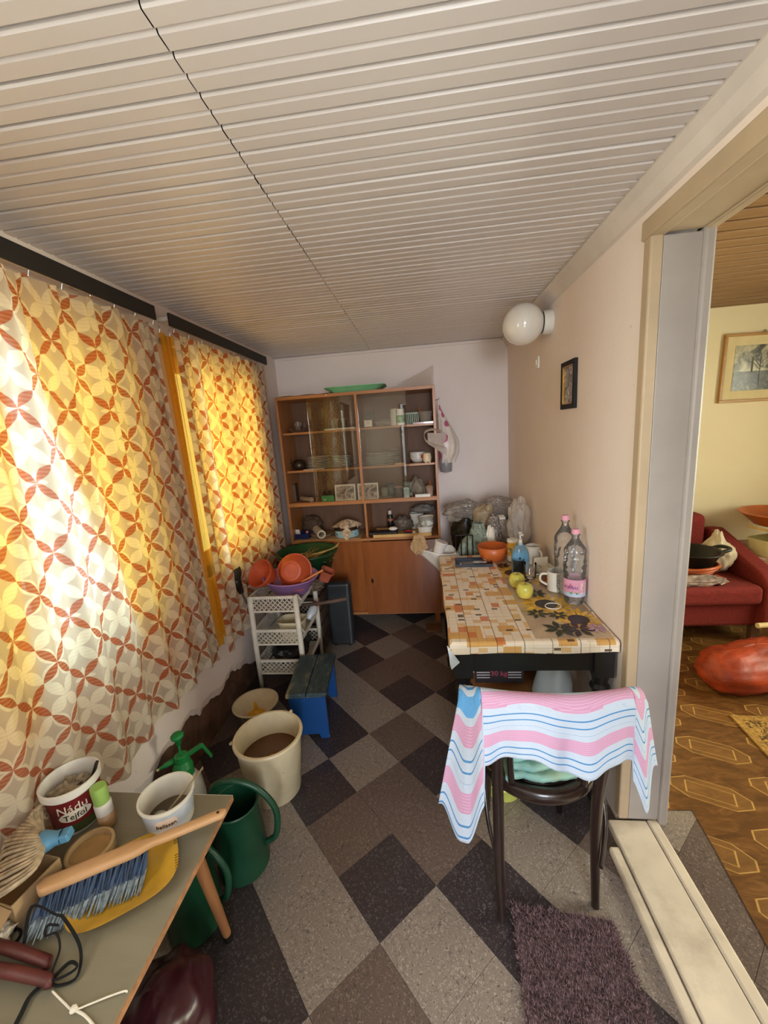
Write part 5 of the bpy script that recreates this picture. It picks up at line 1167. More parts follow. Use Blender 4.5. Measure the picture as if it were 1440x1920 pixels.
# contents of the rack
pbn = obj('purple_basin', 'lilac plastic basin on the top tier of the rack', 'basin', MB().lathe([(.10, 0), (.108, .004), (.172, .105), (.182, .108), (.182, .113), (.168, .112), (.104, .008), (.002, .006)], seg=48, sy=.92), P('lilac_plastic', 'a478b4', .4, var=.06), (-.905, 2.395, .598), rot=(.05, .04, 0), smooth=True)
M_or = P('orange_pot', 'c2542e', .45, var=.1)
def pot(name, label, r0, r1, h, loc, rot, lip=.006):
    return obj(name, label, 'plant pot', MB().lathe([(.001, .006), (r0*.18, .006), (r0*.20, .009), (r0*.24, .006), (r0*.72, .006), (r0*.78, 0), (r0, 0), (r0+.003, .003), (r1, h*.82), (r1+lip, h*.83), (r1+lip, h), (r1+lip-.004, h), (r0-.002, .005), (.002, .005)], seg=36), M_or, loc, rot=rot, smooth=True, ang=.8, group='orange plant pots')
pot('plant_pot', 'large orange plant pot tipped with its base toward the camera in the lilac basin', .062, .105, .115, (-.855, 2.285, .775), (-1.9, 0, .1))
pot('plant_pot', 'orange plant pot leaning at the left edge of the lilac basin', .055, .085, .10, (-1.02, 2.345, .712), (.6, -.75, .3))
obj('pot_saucer', 'orange saucer lying in the basin beneath the tipped pot', 'saucer', MB().lathe([(.07, 0), (.085, .018), (.082, .019), (.068, .004), (.002, .004)], seg=32), M_or, (-.865, 2.36, .64), rot=(.15, .1, 0), smooth=True)
obj('orange_rod', 'slim orange plastic stake leaning over the basin rim', 'stake', MB().tube([(-.06, -.02, 0), (.075, .02, .06)], .007, 8), P('orange_plastic2', 'd07a38', .4), (-.745, 2.33, .690))
obj('terracotta_cup', 'square terracotta clay pot at the right of the top tier', 'plant pot', tub(.035, .035, .07, 1.12), P('terracotta', '9a4a32', .8, var=.12), (-.69, 2.42, .665), rot=(.2, .5, .2), smooth=True, ang=.7)
bl_ = thing('black_ladle', 'dark plastic scoop with long handle standing up behind the rack', 'scoop', (-1.115, 2.165, .640), rot=(0, -.30, 0)); M_olive = P('dark_olive', '2a2616', .4, var=.2)
part('handle', MB().tube([(0, 0, -.02), (0, 0, .06)], .006, 8), M_olive, bl_); part('grip', MB().tube([(0, 0, .05), (0, 0, .12), (0, 0, .15)], [.014, .028, .036], 14), M_blk, bl_, smooth=True); part('cup', MB().lathe([(.028, .13), (.045, .165), (.050, .20), (.046, .205), (.040, .17), (.002, .145)], sx=1.1), M_olive, bl_, smooth=True)
yc_ = obj('cream_container', 'cream rectangular plastic container on the middle tier', 'container', tub(.070, .055, .115, 1.18), M_cream, (-.895, 2.315, .3295), smooth=True, ang=.7)
obj('wood_stick', 'grey wooden stick poking out of the middle of the rack', 'stick', MB().tube([(-.20, 0, 0), (.0, .01, .012), (.19, .02, .035)], [.013, .012, .012], 10), P('grey_wood', '5a453a', .8, var=.25), (-.745, 2.42, .478), smooth=True)
rd = thing('red_cap_bottle', 'white bottle with red cap lying at the right of the middle tier', 'bottle', (-.850, 2.49, .350), rot=(-.55, .5, 0)); part('body', MB().lathe([(.028, 0), (.030, .004), (.030, .08), (.018, .10)], cap1=True), P('clear_white_bottle', 'cfd3d6', .25), rd, smooth=True, ang=.6); part('cap', MB().lathe([(.022, .10), (.022, .125), (.019, .128)], cap1=True), M_red, rd, smooth=True, ang=.6); part('label_tab', MB().bx(-.008, .008, -.0235, -.022, .104, .120), M_paper, rd)
bagobj('soil_bag', 'black plastic bag filling the bottom tier of the rack', M_blk, (-.955, 2.40, .130), (.115, .16, .075), 61, .2, .2, cat='bag')
bagobj('onion_net', 'brown net bag lying under the lilac basin', P('net_brown', '6a5646', .9, var=.4, scale=60), (-.80, 2.52, .549), (.07, .05, .04), 63, .3, .4, cat='bag')
# green tub with dried herbs behind the rack, on a crate
cr_ = thing('wooden_crate', 'dark wooden crate standing behind the rack under the green tub', 'crate', (-.945, 2.80, 0)); M_crate = wood('crate_wood', '3a2c20', '544030', .8, 'X')
for k in range(5):
    zc_ = .03+k*.11
    for sy in (-1, 1): part('slat', MB().bx(-.15, .15, sy*.165-.008, sy*.165+.008, zc_, zc_+.085), M_crate, cr_)
    for sx in (-1, 1): part('slat', MB().bx(sx*.142-.008, sx*.142+.008, -.157, .157, zc_, zc_+.085), M_crate, cr_)
for sx in (-1, 1):
    for sy in (-1, 1): part('corner_post', MB().bx(sx*.12-.014, sx*.12+.014, sy*.142-.014, sy*.142+.014, 0, .57), M_crate, cr_)
gtb = thing('green_tub', 'large dark green plastic tub with dried herbs behind the rack', 'tub', (-.885, 2.74, .572))
part('shell', MB().lathe([(.135, 0), (.15, .005), (.205, .175), (.222, .180), (.226, .192), (.222, .197), (.203, .193), (.145, .010), (.002, .008)], seg=56, sy=.98), P('dark_green_plastic', '1f4a28', .35, var=.1), gtb, smooth=True)
hb_ = MB(); rn = random.Random(5)
for i in range(46):
    a = rn.random()*2*PI; r_ = .16*math.sqrt(rn.random()); x, y = r_*math.cos(a)*1.0, r_*math.sin(a); an = rn.uniform(-.6, .6)+.3; L_ = rn.uniform(.06, .16)
    z = rn.uniform(.10, .15); hb_.tube([(x, y, z), (x+math.cos(an)*L_*.5, y+math.sin(an)*L_*.5, z+rn.uniform(.0, .02)), (min(.17, x+math.cos(an)*L_), y+math.sin(an)*L_, z+rn.uniform(.01, .045))], [.0025, .002, .001], 4)
for k in range(3): hb_.tube(curve_pts([(-.02, -.05-.02*k, .16), (.10, -.06, .185+.004*k), (.20, -.055+.01*k, .215), (.245, -.05+.02*k, .235+.006*k)], 4), .0028, 5)
hb_.tube([(.07*math.cos(t)+.0, .05*math.sin(t)-.06, .165+.01*math.sin(t)) for t in [PI*1.2*i/16 for i in range(17)]], .003, 5)
part('dried_herbs', hb_, P('straw', 'b09558', .9, var=.35, scale=50), gtb, 'tangle of dry yellow stems')
part('herb_bed', MB().lathe([(.001, .115), (.10, .11), (.175, .10)], cap0=False, seg=32), P('dry_leaves', '4a3d22', .95, var=.6, scale=50, bump=1, dist=.02), gtb)
su = thing('suitcase', 'dark grey hard suitcase standing on edge beside the rack', 'suitcase', (-.672, 2.78, 0), .02); M_su = P('suitcase_grey', '24282a', .45, var=.15)
part('shell', MB().bx(-.105, .075, -.042, .042, .006, .505), M_su, su, bevel=.022, seg=3); part('seam', MB().bx(.0745, .0765, -.004, .004, .03, .49), M_blk, su)
part('ridge', MB().bx(.050, .056, -.0445, -.040, .02, .50), P('suitcase_edge', '565c5e', .4), su)
for yy in (-.07, .04): part('foot', MB().bx(yy-.01, yy+.01, -.03, .03, 0, .008), M_blk, su)
# blue stool
st = thing('blue_stool', 'small worn blue painted wooden step stool by the rack', 'stool', (-.690, 1.985, 0), .09)
def worn():
    mt, nt, out = newmat('worn_blue_paint'); x, y, z = coords(nt); n = tex(nt, 'Noise', 14, sc=(1, .35, 1), Detail=8, Roughness=.75)
    cs = ramp(nt, n.outputs[0], (.45, '24343a'), (.54, '33474c'), (.62, '857454')); princ(nt, out, cs, .55, 0, n.outputs[0], .4, .006); return mt
def bluep():
    mt, nt, out = newmat('blue_paint'); n = tex(nt, 'Noise', 34, Detail=4); cs = mixc(nt, X(n.outputs[0]).gt(.735), rgb('0f4078'), rgb('c9d2d4')); princ(nt, out, cs, .4, 0, None); return mt
M_bp = bluep()
for x0, x1 in ((-.108, -.002), (.002, .108)): part('seat_plank', MB().bx(x0, x1, -.195, .185, .252, .276), worn(), st, bevel=.004)
def endp(y0):
    pts = [(-.095, 0), (-.055, 0), (-.045, .028), (.045, .028), (.055, 0), (.100, 0), (.098, .252), (-.095, .252)]
    q = MB(); q.prism(pts, 0, .020)
    q.v = [(x, y0+z, y) for x, y, z in q.v]; return q
part('end_panel', endp(-.185), M_bp, st, bevel=.003); part('end_panel', endp(.150), M_bp, st, bevel=.003); part('stretcher', MB().bx(-.01, .01, -.165, .15, .17, .25), M_bp, st)
# bowl with yellow juicer
cb = obj('cream_bowl', 'cream plastic bowl on the floor beside the stool', 'bowl', MB().lathe([(.060, 0), (.066, .004), (.120, .098), (.129, .101), (.129, .106), (.117, .105), (.062, .008), (.002, .006)], seg=48), M_cream, (-1.035, 1.955, .0005), smooth=True)
ju = thing('yellow_funnel', 'yellow plastic funnel lying spout up in the cream bowl', 'funnel', (-1.035, 1.945, .0075), rot=(.05, .05, 0)); part('cone', MB().lathe([(.050, 0), (.050, .030), (.043, .036), (.022, .050), (.012, .060)], seg=32, cap0=False), P('amber_plastic', 'e0a41c', .3, var=.05), ju, smooth=True, ang=.7); part('spout', MB().lathe([(.012, .060), (.010, .085), (.006, .108)], seg=16, cap0=False, cap1=True), P('amber_plastic', 'e0a41c'), ju, smooth=True)
# bucket with brown water
bu = thing('cream_bucket', 'tall cream bucket with brown water and a rag on the floor', 'bucket', (-.760, 1.505, .0005))
part('shell', MB().lathe([(.112, 0), (.118, .004), (.144, .272), (.152, .274), (.154, .282), (.150, .288), (.140, .288), (.114, .012), (.002, .008)], seg=56), M_cream, bu, smooth=True, ang=.9)
part('water', MB().lathe([(.001, .178), (.1295, .178)], cap0=False, seg=48), P('brown_water', '5a3414', .06, var=.15, scale=4), bu, smooth=True)
part('rag', MB().blob((.02, -.065, .180), (.075, .045, .022), amp=.4, fr=4, seed=70, crump=.6), P('wet_rag', '8a6634', .7, var=.35, scale=30), bu, smooth=True)
part('handle_lug', MB().tube([(-.147, -.02, .262), (-.172, -.03, .252)], [.010, .006], 8), M_cream, bu); part('handle_lug', MB().box((.06, .142, .286), (.012, .012, .012)), M_cream, bu)
# watering cans
M_can = P('can_green', '16432c', .38, var=.15, dirt='26402e', dirtamt=.4)
def watering_can(loc, rz, label, sc=1.0):
    w = thing('watering_can', label, 'watering can', loc, rz, group='green watering cans')
    part('body', MB().lathe([(.088*sc, 0), (.094*sc, .004), (.094*sc, .03), (.082*sc, .27*sc), (.086*sc, .275*sc), (.084*sc, .28*sc), (.078*sc, .276*sc), (.088*sc, .012), (.002, .008)], seg=40), M_can, w, smooth=True, ang=.9)
    part('hood', MB().grid(20, 6, lambda a, b: ((.084*sc)*math.cos(PI*.55+PI*.9*a), (.084*sc)*math.sin(PI*.55+PI*.9*a), .275*sc+b*.055*sc*math.sin(PI*a))), M_can, w, smooth=True, solid=.003)
    hd = curve_pts([(-.085*sc, 0, .30*sc), (-.06*sc, 0, .355*sc), (.01*sc, 0, .365*sc), (.09*sc, 0, .325*sc), (.145*sc, 0, .23*sc), (.135*sc, 0, .12*sc), (.092*sc, 0, .085*sc)], 6)
    part('handle', MB().tube(hd, .0115*sc, 12), M_can, w, smooth=True)
    part('spout', MB().tube(curve_pts([(-.075*sc, 0, .05*sc), (-.15*sc, 0, .12*sc), (-.215*sc, 0, .26*sc)]), [.022*sc]*8+[.014*sc]*9, 12), M_can, w, smooth=True)
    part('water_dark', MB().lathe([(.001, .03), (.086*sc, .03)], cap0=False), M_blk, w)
    return w
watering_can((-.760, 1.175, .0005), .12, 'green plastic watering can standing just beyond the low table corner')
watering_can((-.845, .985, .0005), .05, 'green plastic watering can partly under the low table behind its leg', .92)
# pump sprayer
ps = thing('pump_sprayer', 'white and green hand pump sprayer on the floor against the wall', 'sprayer', (-1.085, 1.36, .0005), .5); M_gr = P('sprayer_green', '1f8a44', .4, var=.06)
part('tank', MB().lathe([(.06, 0), (.068, .006), (.070, .10), (.064, .165), (.046, .200), (.034, .212)], seg=36, cap1=True), P('tank_white', 'c9c6bc', .4), ps, smooth=True, ang=.9)
part('collar', MB().lathe([(.040, .205), (.040, .245), (.036, .250), (.034, .268), (.028, .275)], seg=28, cap1=True), M_gr, ps, smooth=True, ang=.6); part('head', MB().lathe([(.026, .272), (.026, .300), (.020, .305)], seg=20, cap1=True), M_gr, ps, smooth=True, ang=.6)
part('plunger', MB().tube([(0, 0, .30), (0, .002, .36)], .005, 8), M_gr, ps); part('knob', MB().lathe([(.010, .352), (.012, .375), (.024, .385), (.026, .395), (.020, .402)], seg=20, cap1=True), M_gr, ps, smooth=True)
part('trigger_arm', MB().bar((.02, 0, .29), (.085, 0, .315), .020, .016), M_gr, ps, bevel=.004); part('trigger', MB().bar((.083, 0, .318), (.115, 0, .245), .018, .010), M_gr, ps, bevel=.004); part('nozzle', MB().tube([(-.024, 0, .287), (-.06, 0, .275), (-.072, 0, .272), (-.085, 0, .268)], [.011, .011, .007, .006], 12), M_gr, ps, smooth=True); part('tip', MB().tube([(-.085, 0, .268), (-.095, 0, .265)], .005, 10), M_cream, ps)

# ============================================================ LOW TABLE IN THE FOREGROUND
LZ = .50; kf = (CH-LZ)/(CH-.45)
LX0, LX1, LY0, LY1 = -1.115, -.648, .30, .995
M_lam = wood('grey_laminate', '7a7462', '888270', .35, 'X', 3); M_edge = P('worn_edge', 'a87850', .8, var=.25, scale=40, bump=.3)
lt = thing('low_table', 'low table with grey wood print top and splayed legs in the foreground', 'table', ((LX0+LX1)/2, (LY0+LY1)/2, 0)); hx, hy = (LX1-LX0)/2, (LY1-LY0)/2
part('tabletop', MB().bx(-hx, hx, -hy, hy, LZ-.018, LZ), M_lam, lt, bevel=.001); part('edge_band', MB().bx(hx, hx+.002, -hy, hy, LZ-.018, LZ-.001), M_edge, lt); part('edge_band', MB().bx(-hx, hx, hy, hy+.002, LZ-.018, LZ-.001), M_white, lt)
M_lleg = wood('table_leg_wood', '8a5c38', 'a87246', .45, 'Z')
for sx in (-1, 1):
    for sy in (-1, 1):
        a, b = Vector((sx*(hx-.075), sy*(hy-.12), LZ-.018)), Vector((sx*(hx-.06), sy*(hy-.055), .0))
        lg = part('leg', MB().tube([a, a.lerp(b, .96)], [.020, .013], 14), M_lleg, lt, smooth=True, ang=.8); part('rubber_foot', MB().tube([a.lerp(b, .94), b], [.0155, .0155], 12), M_blk, lg)
def LT(u, v, z=LZ): return PZ(u, v, z)
Z0 = LZ+.0005
# yellow dustpan / dish
p = LT(238, 1655)
yd = thing('yellow_dish', 'worn yellow plastic dish with wide rim lying on the low table', 'dish', (p.x, p.y, Z0), .62); M_ydish = P('mustard_plastic', 'c79a2c', .4, var=.1, dirt='8a6a1e', dirtamt=.5)
def yring(sx, sy, z, n=48): return [(sx*abs(math.cos(a))**.62*math.copysign(1, math.cos(a)), sy*abs(math.sin(a))**.62*math.copysign(1, math.sin(a)), z) for a in [2*PI*i/n for i in range(n)]]
rings = [yring(.080, .062, 0), yring(.118, .095, .020), yring(.121, .098, .022), yring(.114, .091, .021), yring(.078, .060, .004)]; n = 48; q = MB()
q.add([v for r in rings for v in r], [(i*n+k, i*n+(k+1) % n, (i+1)*n+(k+1) % n, (i+1)*n+k) for i in range(4) for k in range(n)]+[tuple(range(n-1, -1, -1)), tuple(4*n+k for k in range(n))]); part('dish', q, M_ydish, yd, smooth=True, ang=.9)
q = MB()
for k in range(6):
    for s_ in (-.052, .022): q.box((.1165, s_+k*.0075, .0215), (.009, .0022, .0016))
part('rim_notches', q, P('dark_mustard', '6a5216', .6), yd)
# hand brush
p0, p1 = LT(70, 1668, LZ+.065), LT(424, 1522, LZ+.050)
ax = (p1-p0); L_ = ax.length; mid = (p0+p1)/2
hb2 = thing('hand_brush', 'hand brush with long pale wooden handle and blue bristles on the low table', 'brush', tuple(p0), rot=(0, math.asin(-(p1.z-p0.z)/L_)*1, math.atan2(ax.y, ax.x)))
M_bh = wood('brush_handle_wood', 'b48658', 'cfa478', .5, 'X')
def bp(a, b):
    x = a*L_; th = 2*PI*b; hd = smoothstep(.60, .46, a)
    w = lerp(.013, .020, hd)*(1-.25*math.exp(-((a-.56)/.05)**2)); h_ = lerp(.009, .012, hd)
    if a > .97: w *= math.sqrt(max(.02, 1-((a-.97)/.03)**2))
    if a < .03: w *= math.sqrt(max(.04, 1-((.03-a)/.03)**2))
    c_, s_ = math.cos(th), math.sin(th)
    return (x, w*abs(c_)**.6*math.copysign(1, c_), h_*abs(s_)**.6*math.copysign(1, s_))
q = MB(); q.grid(60, 20, bp); q.add([(L_*.945+.004*math.cos(t*PI/4), .004*math.sin(t*PI/4), .0098) for t in range(8)], []); part('handle', q, M_bh, hb2, smooth=True)
part('hang_hole', MB().lathe([(.004, -.0005), (.004, .0005)], c=(L_*.95, 0, .0092), seg=12, cap1=True), M_blk, hb2)
M_br = P('blue_bristle', '2a3f5e', .6, var=.3, scale=60); M_brt = P('bristle_tip', '7e8a92', .8, var=.35, scale=80)
br_n = 15; rn = random.Random(11); q = MB(); q2 = MB()
for k in range(br_n):
    x = L_*(.03+.50*k/(br_n-1))
    for j in range(3):
        yb_ = -.012+.012*j
        for f_ in range(9):
            dx, dy = rn.uniform(-.008, .008), rn.uniform(-.006, .006); sp_ = 1.0+.3*rn.random()
            a0 = Vector((x+dx*.4, yb_+dy*.4, -.010)); a1 = Vector((x+dx*sp_-.010, yb_*1.4-.030+dy, -.034)); a2 = Vector((x+dx*1.7-.022, yb_*1.6-.058+dy*1.6, -.054+rn.uniform(0, .004)))
            q.tube([a0, a1], [.0028, .0024], 4); q2.tube([a1, a2], [.0024, .0012], 4)
o = part('bristles', q, M_br, hb2); o['kind'] = 'stuff'; o = part('bristle_tips', q2, M_brt, hb2, 'pale dusty bristle ends'); o['kind'] = 'stuff'
# bellasan tub with spoon
p = LT(300, 1566)
bt = thing('margarine_tub', 'white round tub lettered bellasan with a spoon on the low table', 'tub', (p.x+.004, p.y+.048, Z0)); part('shell', MB().lathe([(.058, 0), (.062, .004), (.071, .085), (.075, .086), (.075, .093), (.070, .093), (.060, .010), (.002, .008)], seg=48), P('tub_white', 'd9d4c6', .4, var=.05), bt, smooth=True, ang=.9); part('paste', MB().lathe([(.001, .022), (.061, .022)], cap0=False), P('grey_paste', '5a4c3c', .5, var=.2), bt)
part('print_band', MB().lathe([(.0650, .030), (.0705, .078)], cap0=False, seg=48), P('tub_print', 'b9c0c8', .4, var=.2, scale=12), bt, smooth=True)
sg_ = MB()
for dz in (0, .0006):
    sg_.v += [((.0693+dz)*math.sin(a), -(.0693+dz)*math.cos(a), .056+.011*s2) for a, s2 in [(.5-.42+.84*i/16, 1-(abs(-1+2*i/16)**6)) for i in range(17)]]+[((.0680+dz)*math.sin(a), -(.0680+dz)*math.cos(a), .042-.011*s2+.006) for a, s2 in [(.5-.42+.84*i/16, 1-(abs(-1+2*i/16)**6)) for i in range(17)]]
sg_.f = [(i, i+1, 17+i+1, 17+i) for i in range(16)]+[(34+i, 34+17+i, 34+17+i+1, 34+i+1) for i in range(16)]
so = part('sign', sg_, P('sign_cream', 'e2c9b4', .45), bt); text('bellasan', .0165, M_blk, so, (0, 0, .049), cyl=(.0702, .5))
sp2 = thing('spoon', 'steel teaspoon leaning in the bellasan tub', 'spoon', (p.x+.0, p.y+.045, Z0+.026)); part('bowl', MB().blob((-.018, -.008, .003), (.020, .013, .004), amp=0), M_steel, sp2, smooth=True); part('handle', MB().bar((0, 0, .004), (.095, .055, .105), .008, .0025), P('pale_steel', 'c9bd9c', .3, .8), sp2)
# small foam pump bottle
p = LT(189, 1552)
fb = thing('foam_bottle', 'small white bottle with light green clear cap on the low table', 'bottle', (p.x+.016, p.y+.012, Z0), rot=(0, -.05, 0)); part('body', MB().lathe([(.021, 0), (.022, .003), (.022, .052)], seg=28, cap1=True), P('beige_bottle', 'b8946a', .4), fb, smooth=True); part('shoulder', MB().lathe([(.0222, .045), (.0225, .075), (.021, .080)], seg=28, cap1=True), M_plw, fb, smooth=True, ang=.6); part('cap', MB().lathe([(.020, .080), (.021, .125), (.020, .132)], seg=28, cap1=True), film('lime_cap', 'b4dc7a', .8, .2, .3), fb, smooth=True, ang=.6); part('pump', MB().lathe([(.008, .080), (.008, .110), (.013, .113), (.013, .122)], seg=16, cap1=True), P('lime_pump', 'd8ea90', .4), fb)
# sour cream bucket with odds and ends, nested tub behind
p = LT(112, 1556)
nb_ = thing('sour_cream_bucket', 'white plastic bucket with red label lettered Tejföl on the low table', 'bucket', (-1.083, p.y+.035, Z0), .25)
part('shell', MB().lathe([(.055, 0), (.059, .004), (.068, .128), (.074, .129), (.075, .150), (.070, .151), (.056, .010), (.002, .008)], seg=48), M_plw, nb_, smooth=True, ang=.9)
lb_ = part('label_wrap', MB().lathe([(.0598, .015), (.0680, .122)], cap0=False, seg=48), P('label_maroon', '7a2024', .4, var=.2, scale=10), nb_, smooth=True); part('label_green_band', MB().lathe([(.0604, .012), (.0625, .040)], cap0=False, seg=48), P('label_olive', '3f4a24', .45, var=.4, scale=26), lb_, smooth=True)
text('Nádu', .034, M_paper, lb_, (0, 0, .095), cyl=(.0672, .45)); 
wb = MB()
for dz in (0, .0006):
    wb.v += [((.0652+dz)*math.sin(a), -(.0652+dz)*math.cos(a), .070+.016*math.sqrt(max(0, 1-((a-.5)/.62)**2))) for a in [-.12+1.24*i/16 for i in range(17)]]+[((.0652+dz)*math.sin(a), -(.0652+dz)*math.cos(a), .070-.016*math.sqrt(max(0, 1-((a-.5)/.62)**2))) for a in [-.12+1.24*i/16 for i in range(17)]]
wb.f = [(i, i+1, 18+i, 17+i) for i in range(16)]+[(34+i, 51+i, 52+i, 35+i) for i in range(16)]; part('label_oval', wb, M_paper, lb_)
text('Tejföl', .024, M_blk, lb_, (0, 0, .068), cyl=(.0663, .5))
part('odds_and_ends', MB().blob((-.01, 0, .10), (.05, .05, .025), amp=.6, fr=5, seed=80), P('scraps', 'a89a84', .8, var=.4, scale=40), nb_)
kn = thing('paring_knife', 'black handled knife standing in the sour cream bucket', 'knife', (-1.045, p.y+.055, Z0+.10)); part('handle', MB().bar((0, 0, 0), (.030, .010, .075), .012, .008), M_blk, kn, bevel=.002); part('blade', MB().bar((.0, 0, 0), (-.02, -.006, -.05), .010, .0015), M_steel, kn)
p = LT(70, 1520); obj('nested_tub', 'second cream plastic tub leaning behind the sour cream bucket', 'tub', MB().lathe([(.06, 0), (.075, .13), (.080, .131), (.080, .138), (.074, .138), (.058, .006), (.002, .006)], seg=40), M_cream, (-1.015, .945 if False else p.y-.01, Z0) if False else (-1.050, .925, Z0), smooth=True, rot=(0, 0, 0)) if False else None
# lidded tin
p = LT(165, 1618); rt = thing('round_lid_tin', 'round cream tin lid with dirty beige disc on the low table', 'tin', (p.x+.004, p.y+.012, Z0)); part('ring', MB().lathe([(.052, 0), (.056, .002), (.057, .038), (.055, .040), (.050, .040), (.049, .022), (.002, .022)], seg=44), P('tin_beige', 'b79a70', .45, var=.1), rt, smooth=True, ang=.8); part('disc', MB().lathe([(.001, .0245), (.045, .0245), (.046, .0225)], cap0=False, seg=40), P('soap_disc', 'b08a58', .6, var=.15, scale=18, dirt='5a3a1c', dirtamt=.8), rt)
# cardboard box holding the mop head
bA, bB = PZ(112, 1608, LZ+.065), PZ(22, 1700, LZ+.065); bdir = (bA-bB); bdir.z = 0; bl2 = bdir.length; ban = math.atan2(bdir.y, bdir.x)
bxo = thing('cardboard_box', 'open brown cardboard box under the mop head on the low table', 'box', (bB.x, bB.y, Z0), ban); bw = .145
part('bottom', MB().bx(0, bl2, 0, bw, 0, .003), M_card, bxo)
for a, b, c, d, n_ in ((0, bl2, 0, .003, .065), (0, bl2, bw-.003, bw, .065), (0, .003, .003, bw-.003, .06), (bl2-.003, bl2, .003, bw-.003, .065)): part('side', MB().bx(a, b, c, d, .003, n_), M_card, bxo)
part('flap', MB().grid(4, 4, lambda a, b: (-.002-.05*a, .0+.07*b, .055-.03*a+.008*b)), M_card, bxo, solid=.002); part('torn_paper', MB().blob((-.035, .02, .014), (.035, .03, .014), amp=.5, seed=6, floor=0), M_paper, bxo)
so_ = PZ(88, 1578, LZ+.105); mp = thing('mop_head', 'cotton string mop head with blue plastic socket lying on the box', 'mop', (so_.x, so_.y, LZ+.07))
M_str = P('cotton_string', 'b4a084', .95, var=.25, scale=50, bump=.3); rn = random.Random(4); b0 = Vector((so_.x, so_.y, LZ+.07)); s0 = so_-b0
for i in range(44):
    f_ = (i % 22)/21; lay = i//22
    e = PZ(lerp(-75, -40, f_), lerp(1490, 1700, f_)+rn.uniform(-6, 6), LZ+.070+.012*lay)-b0
    m1 = PZ(lerp(58, 66, f_), lerp(1520, 1628, f_), LZ+.118-.012*abs(f_-.5)*2+.012*lay)-b0; m2 = PZ(lerp(5, 18, f_)+rn.uniform(-5, 5), lerp(1498, 1665, f_), LZ+.108+.012*lay)-b0
    a0 = s0+(m1-s0)*.25
    for p_ in (e, m1, m2, a0):
        if p_.x+b0.x < -1.115: p_.x = -1.115-b0.x+rn.uniform(0, .004)
    part('string', MB().tube(curve_pts([a0, m1, m2, e], 4), .0048, 6), M_str, mp, smooth=True)
sd_ = PZ(122, 1566, LZ+.112)-so_; sd_.normalize(); sl = Vector((0, 0, 1)).cross(sd_).normalized(); su_ = sd_.cross(sl)
part('socket', MB().grid(20, 6, lambda a, b: s0+sd_*(-.012+.05*b)+sl*((.034-.016*min(1, b*1.5))*math.cos(2*PI*a))+su_*((.024-.008*min(1, b*1.5))*math.sin(2*PI*a)), cu=True), P('mop_blue', '5a93b8', .4, var=.06), mp, smooth=True)
part('socket_tab', MB().bar(s0+sd_*.034, s0+sd_*.058, .030, .022, up=su_), P('mop_blue', '5a93b8'), mp, bevel=.004)
# loop of black cord, secateurs-like red handles, twine
M_strap = P('black_strap', '050404', .9)
def world_pts(pts, z): return [PZ(u, v, zz_ if zz_ else z) for u, v, zz_ in pts]
cpts = world_pts([(45, 1770, LZ+.02), (60, 1700, LZ+.062), (105, 1715, LZ+.07), (120, 1722, LZ+.055), (150, 1775, LZ+.02), (145, 1830, LZ+.006), (110, 1848, LZ+.005), (98, 1838, LZ+.009), (130, 1805, LZ+.012), (145, 1812, LZ+.014), (125, 1828, LZ+.013), (95, 1835, LZ+.015), (112, 1780, LZ+.03), (105, 1750, LZ+.055), (85, 1755, LZ+.06), (90, 1735, LZ+.068), (110, 1735, LZ+.062)], LZ)
obj('looped_strap', 'loops of flat black strap lying by the brush bristles', 'strap', MB().tube(curve_pts(cpts, 6), .0038, 8, flat=.55), M_strap, (0, 0, 0), smooth=True)
cp2 = world_pts([(75, 1850, LZ+.006), (55, 1870, LZ+.006), (40, 1900, LZ+.006), (22, 1935, LZ+.006)], LZ); obj('black_strap', 'single black strap trailing off the near table edge', 'strap', MB().tube(curve_pts(cp2, 6), .005, 8, flat=.5), M_strap, (0, 0, 0), smooth=True)
rp = thing('red_loppers', 'tool with two dull red handles at the left edge of the low table', 'tool', tuple(LT(-40, 1808, Z0+.02))); M_rh = P('dull_red_grip', '5a2622', .5, var=.15)
o0 = LT(-40, 1808, Z0+.02)
for a, b, n_ in (((-30, 1765), (90, 1803), 0), ((-40, 1812), (92, 1838), 1)):
    pa, pb2 = LT(*a, Z0+.022)-o0, LT(*b, Z0+.014)-o0
    part('grip', MB().tube([pa, pa.lerp(pb2, .5)+Vector((0, 0, .003)), pb2, pb2+Vector((.004, -.010, -.004))], [.011, .012, .011, .008], 12), M_rh, rp, smooth=True)
part('pivot', MB().tube([LT(-30, 1765, Z0+.02)-o0, LT(-40, 1812, Z0+.02)-o0], .008, 8), M_dkm, rp)
obj('wire_loop', 'small brown wire loop beside the red handled tool', 'wire', MB().tube([(.020*math.cos(t), .020*math.sin(t), .004) for t in [2*PI*i/24 for i in range(24)]], .003, 6, closed=True), M_strap, tuple(LT(18, 1765, LZ)+Vector((0, 0, .0005))), smooth=True)
tw2 = world_pts([(98, 1858, LZ+.004), (120, 1880, LZ+.005), (138, 1893, LZ+.006), (170, 1882, LZ+.005), (205, 1868, LZ+.005), (236, 1858, LZ+.006), (236, 1868, LZ-.02)], LZ); tw3 = world_pts([(138, 1893, LZ+.005), (160, 1905, LZ+.005), (185, 1935, LZ+.005)], LZ)
twn = thing('twine', 'white twine knotted across the table and over its edge', 'twine', tuple(tw2[2])); f0 = tw2[2]
part('strand', MB().tube(curve_pts([p_-f0 for p_ in tw2], 5), .0019, 6), M_paper, twn, smooth=True); part('strand', MB().tube(curve_pts([p_-f0 for p_ in tw3], 5), .0024, 6), M_paper, twn, smooth=True); part('knot', MB().blob((0, 0, .001), (.007, .006, .005), amp=.4, seed=2), M_paper, twn, smooth=True)
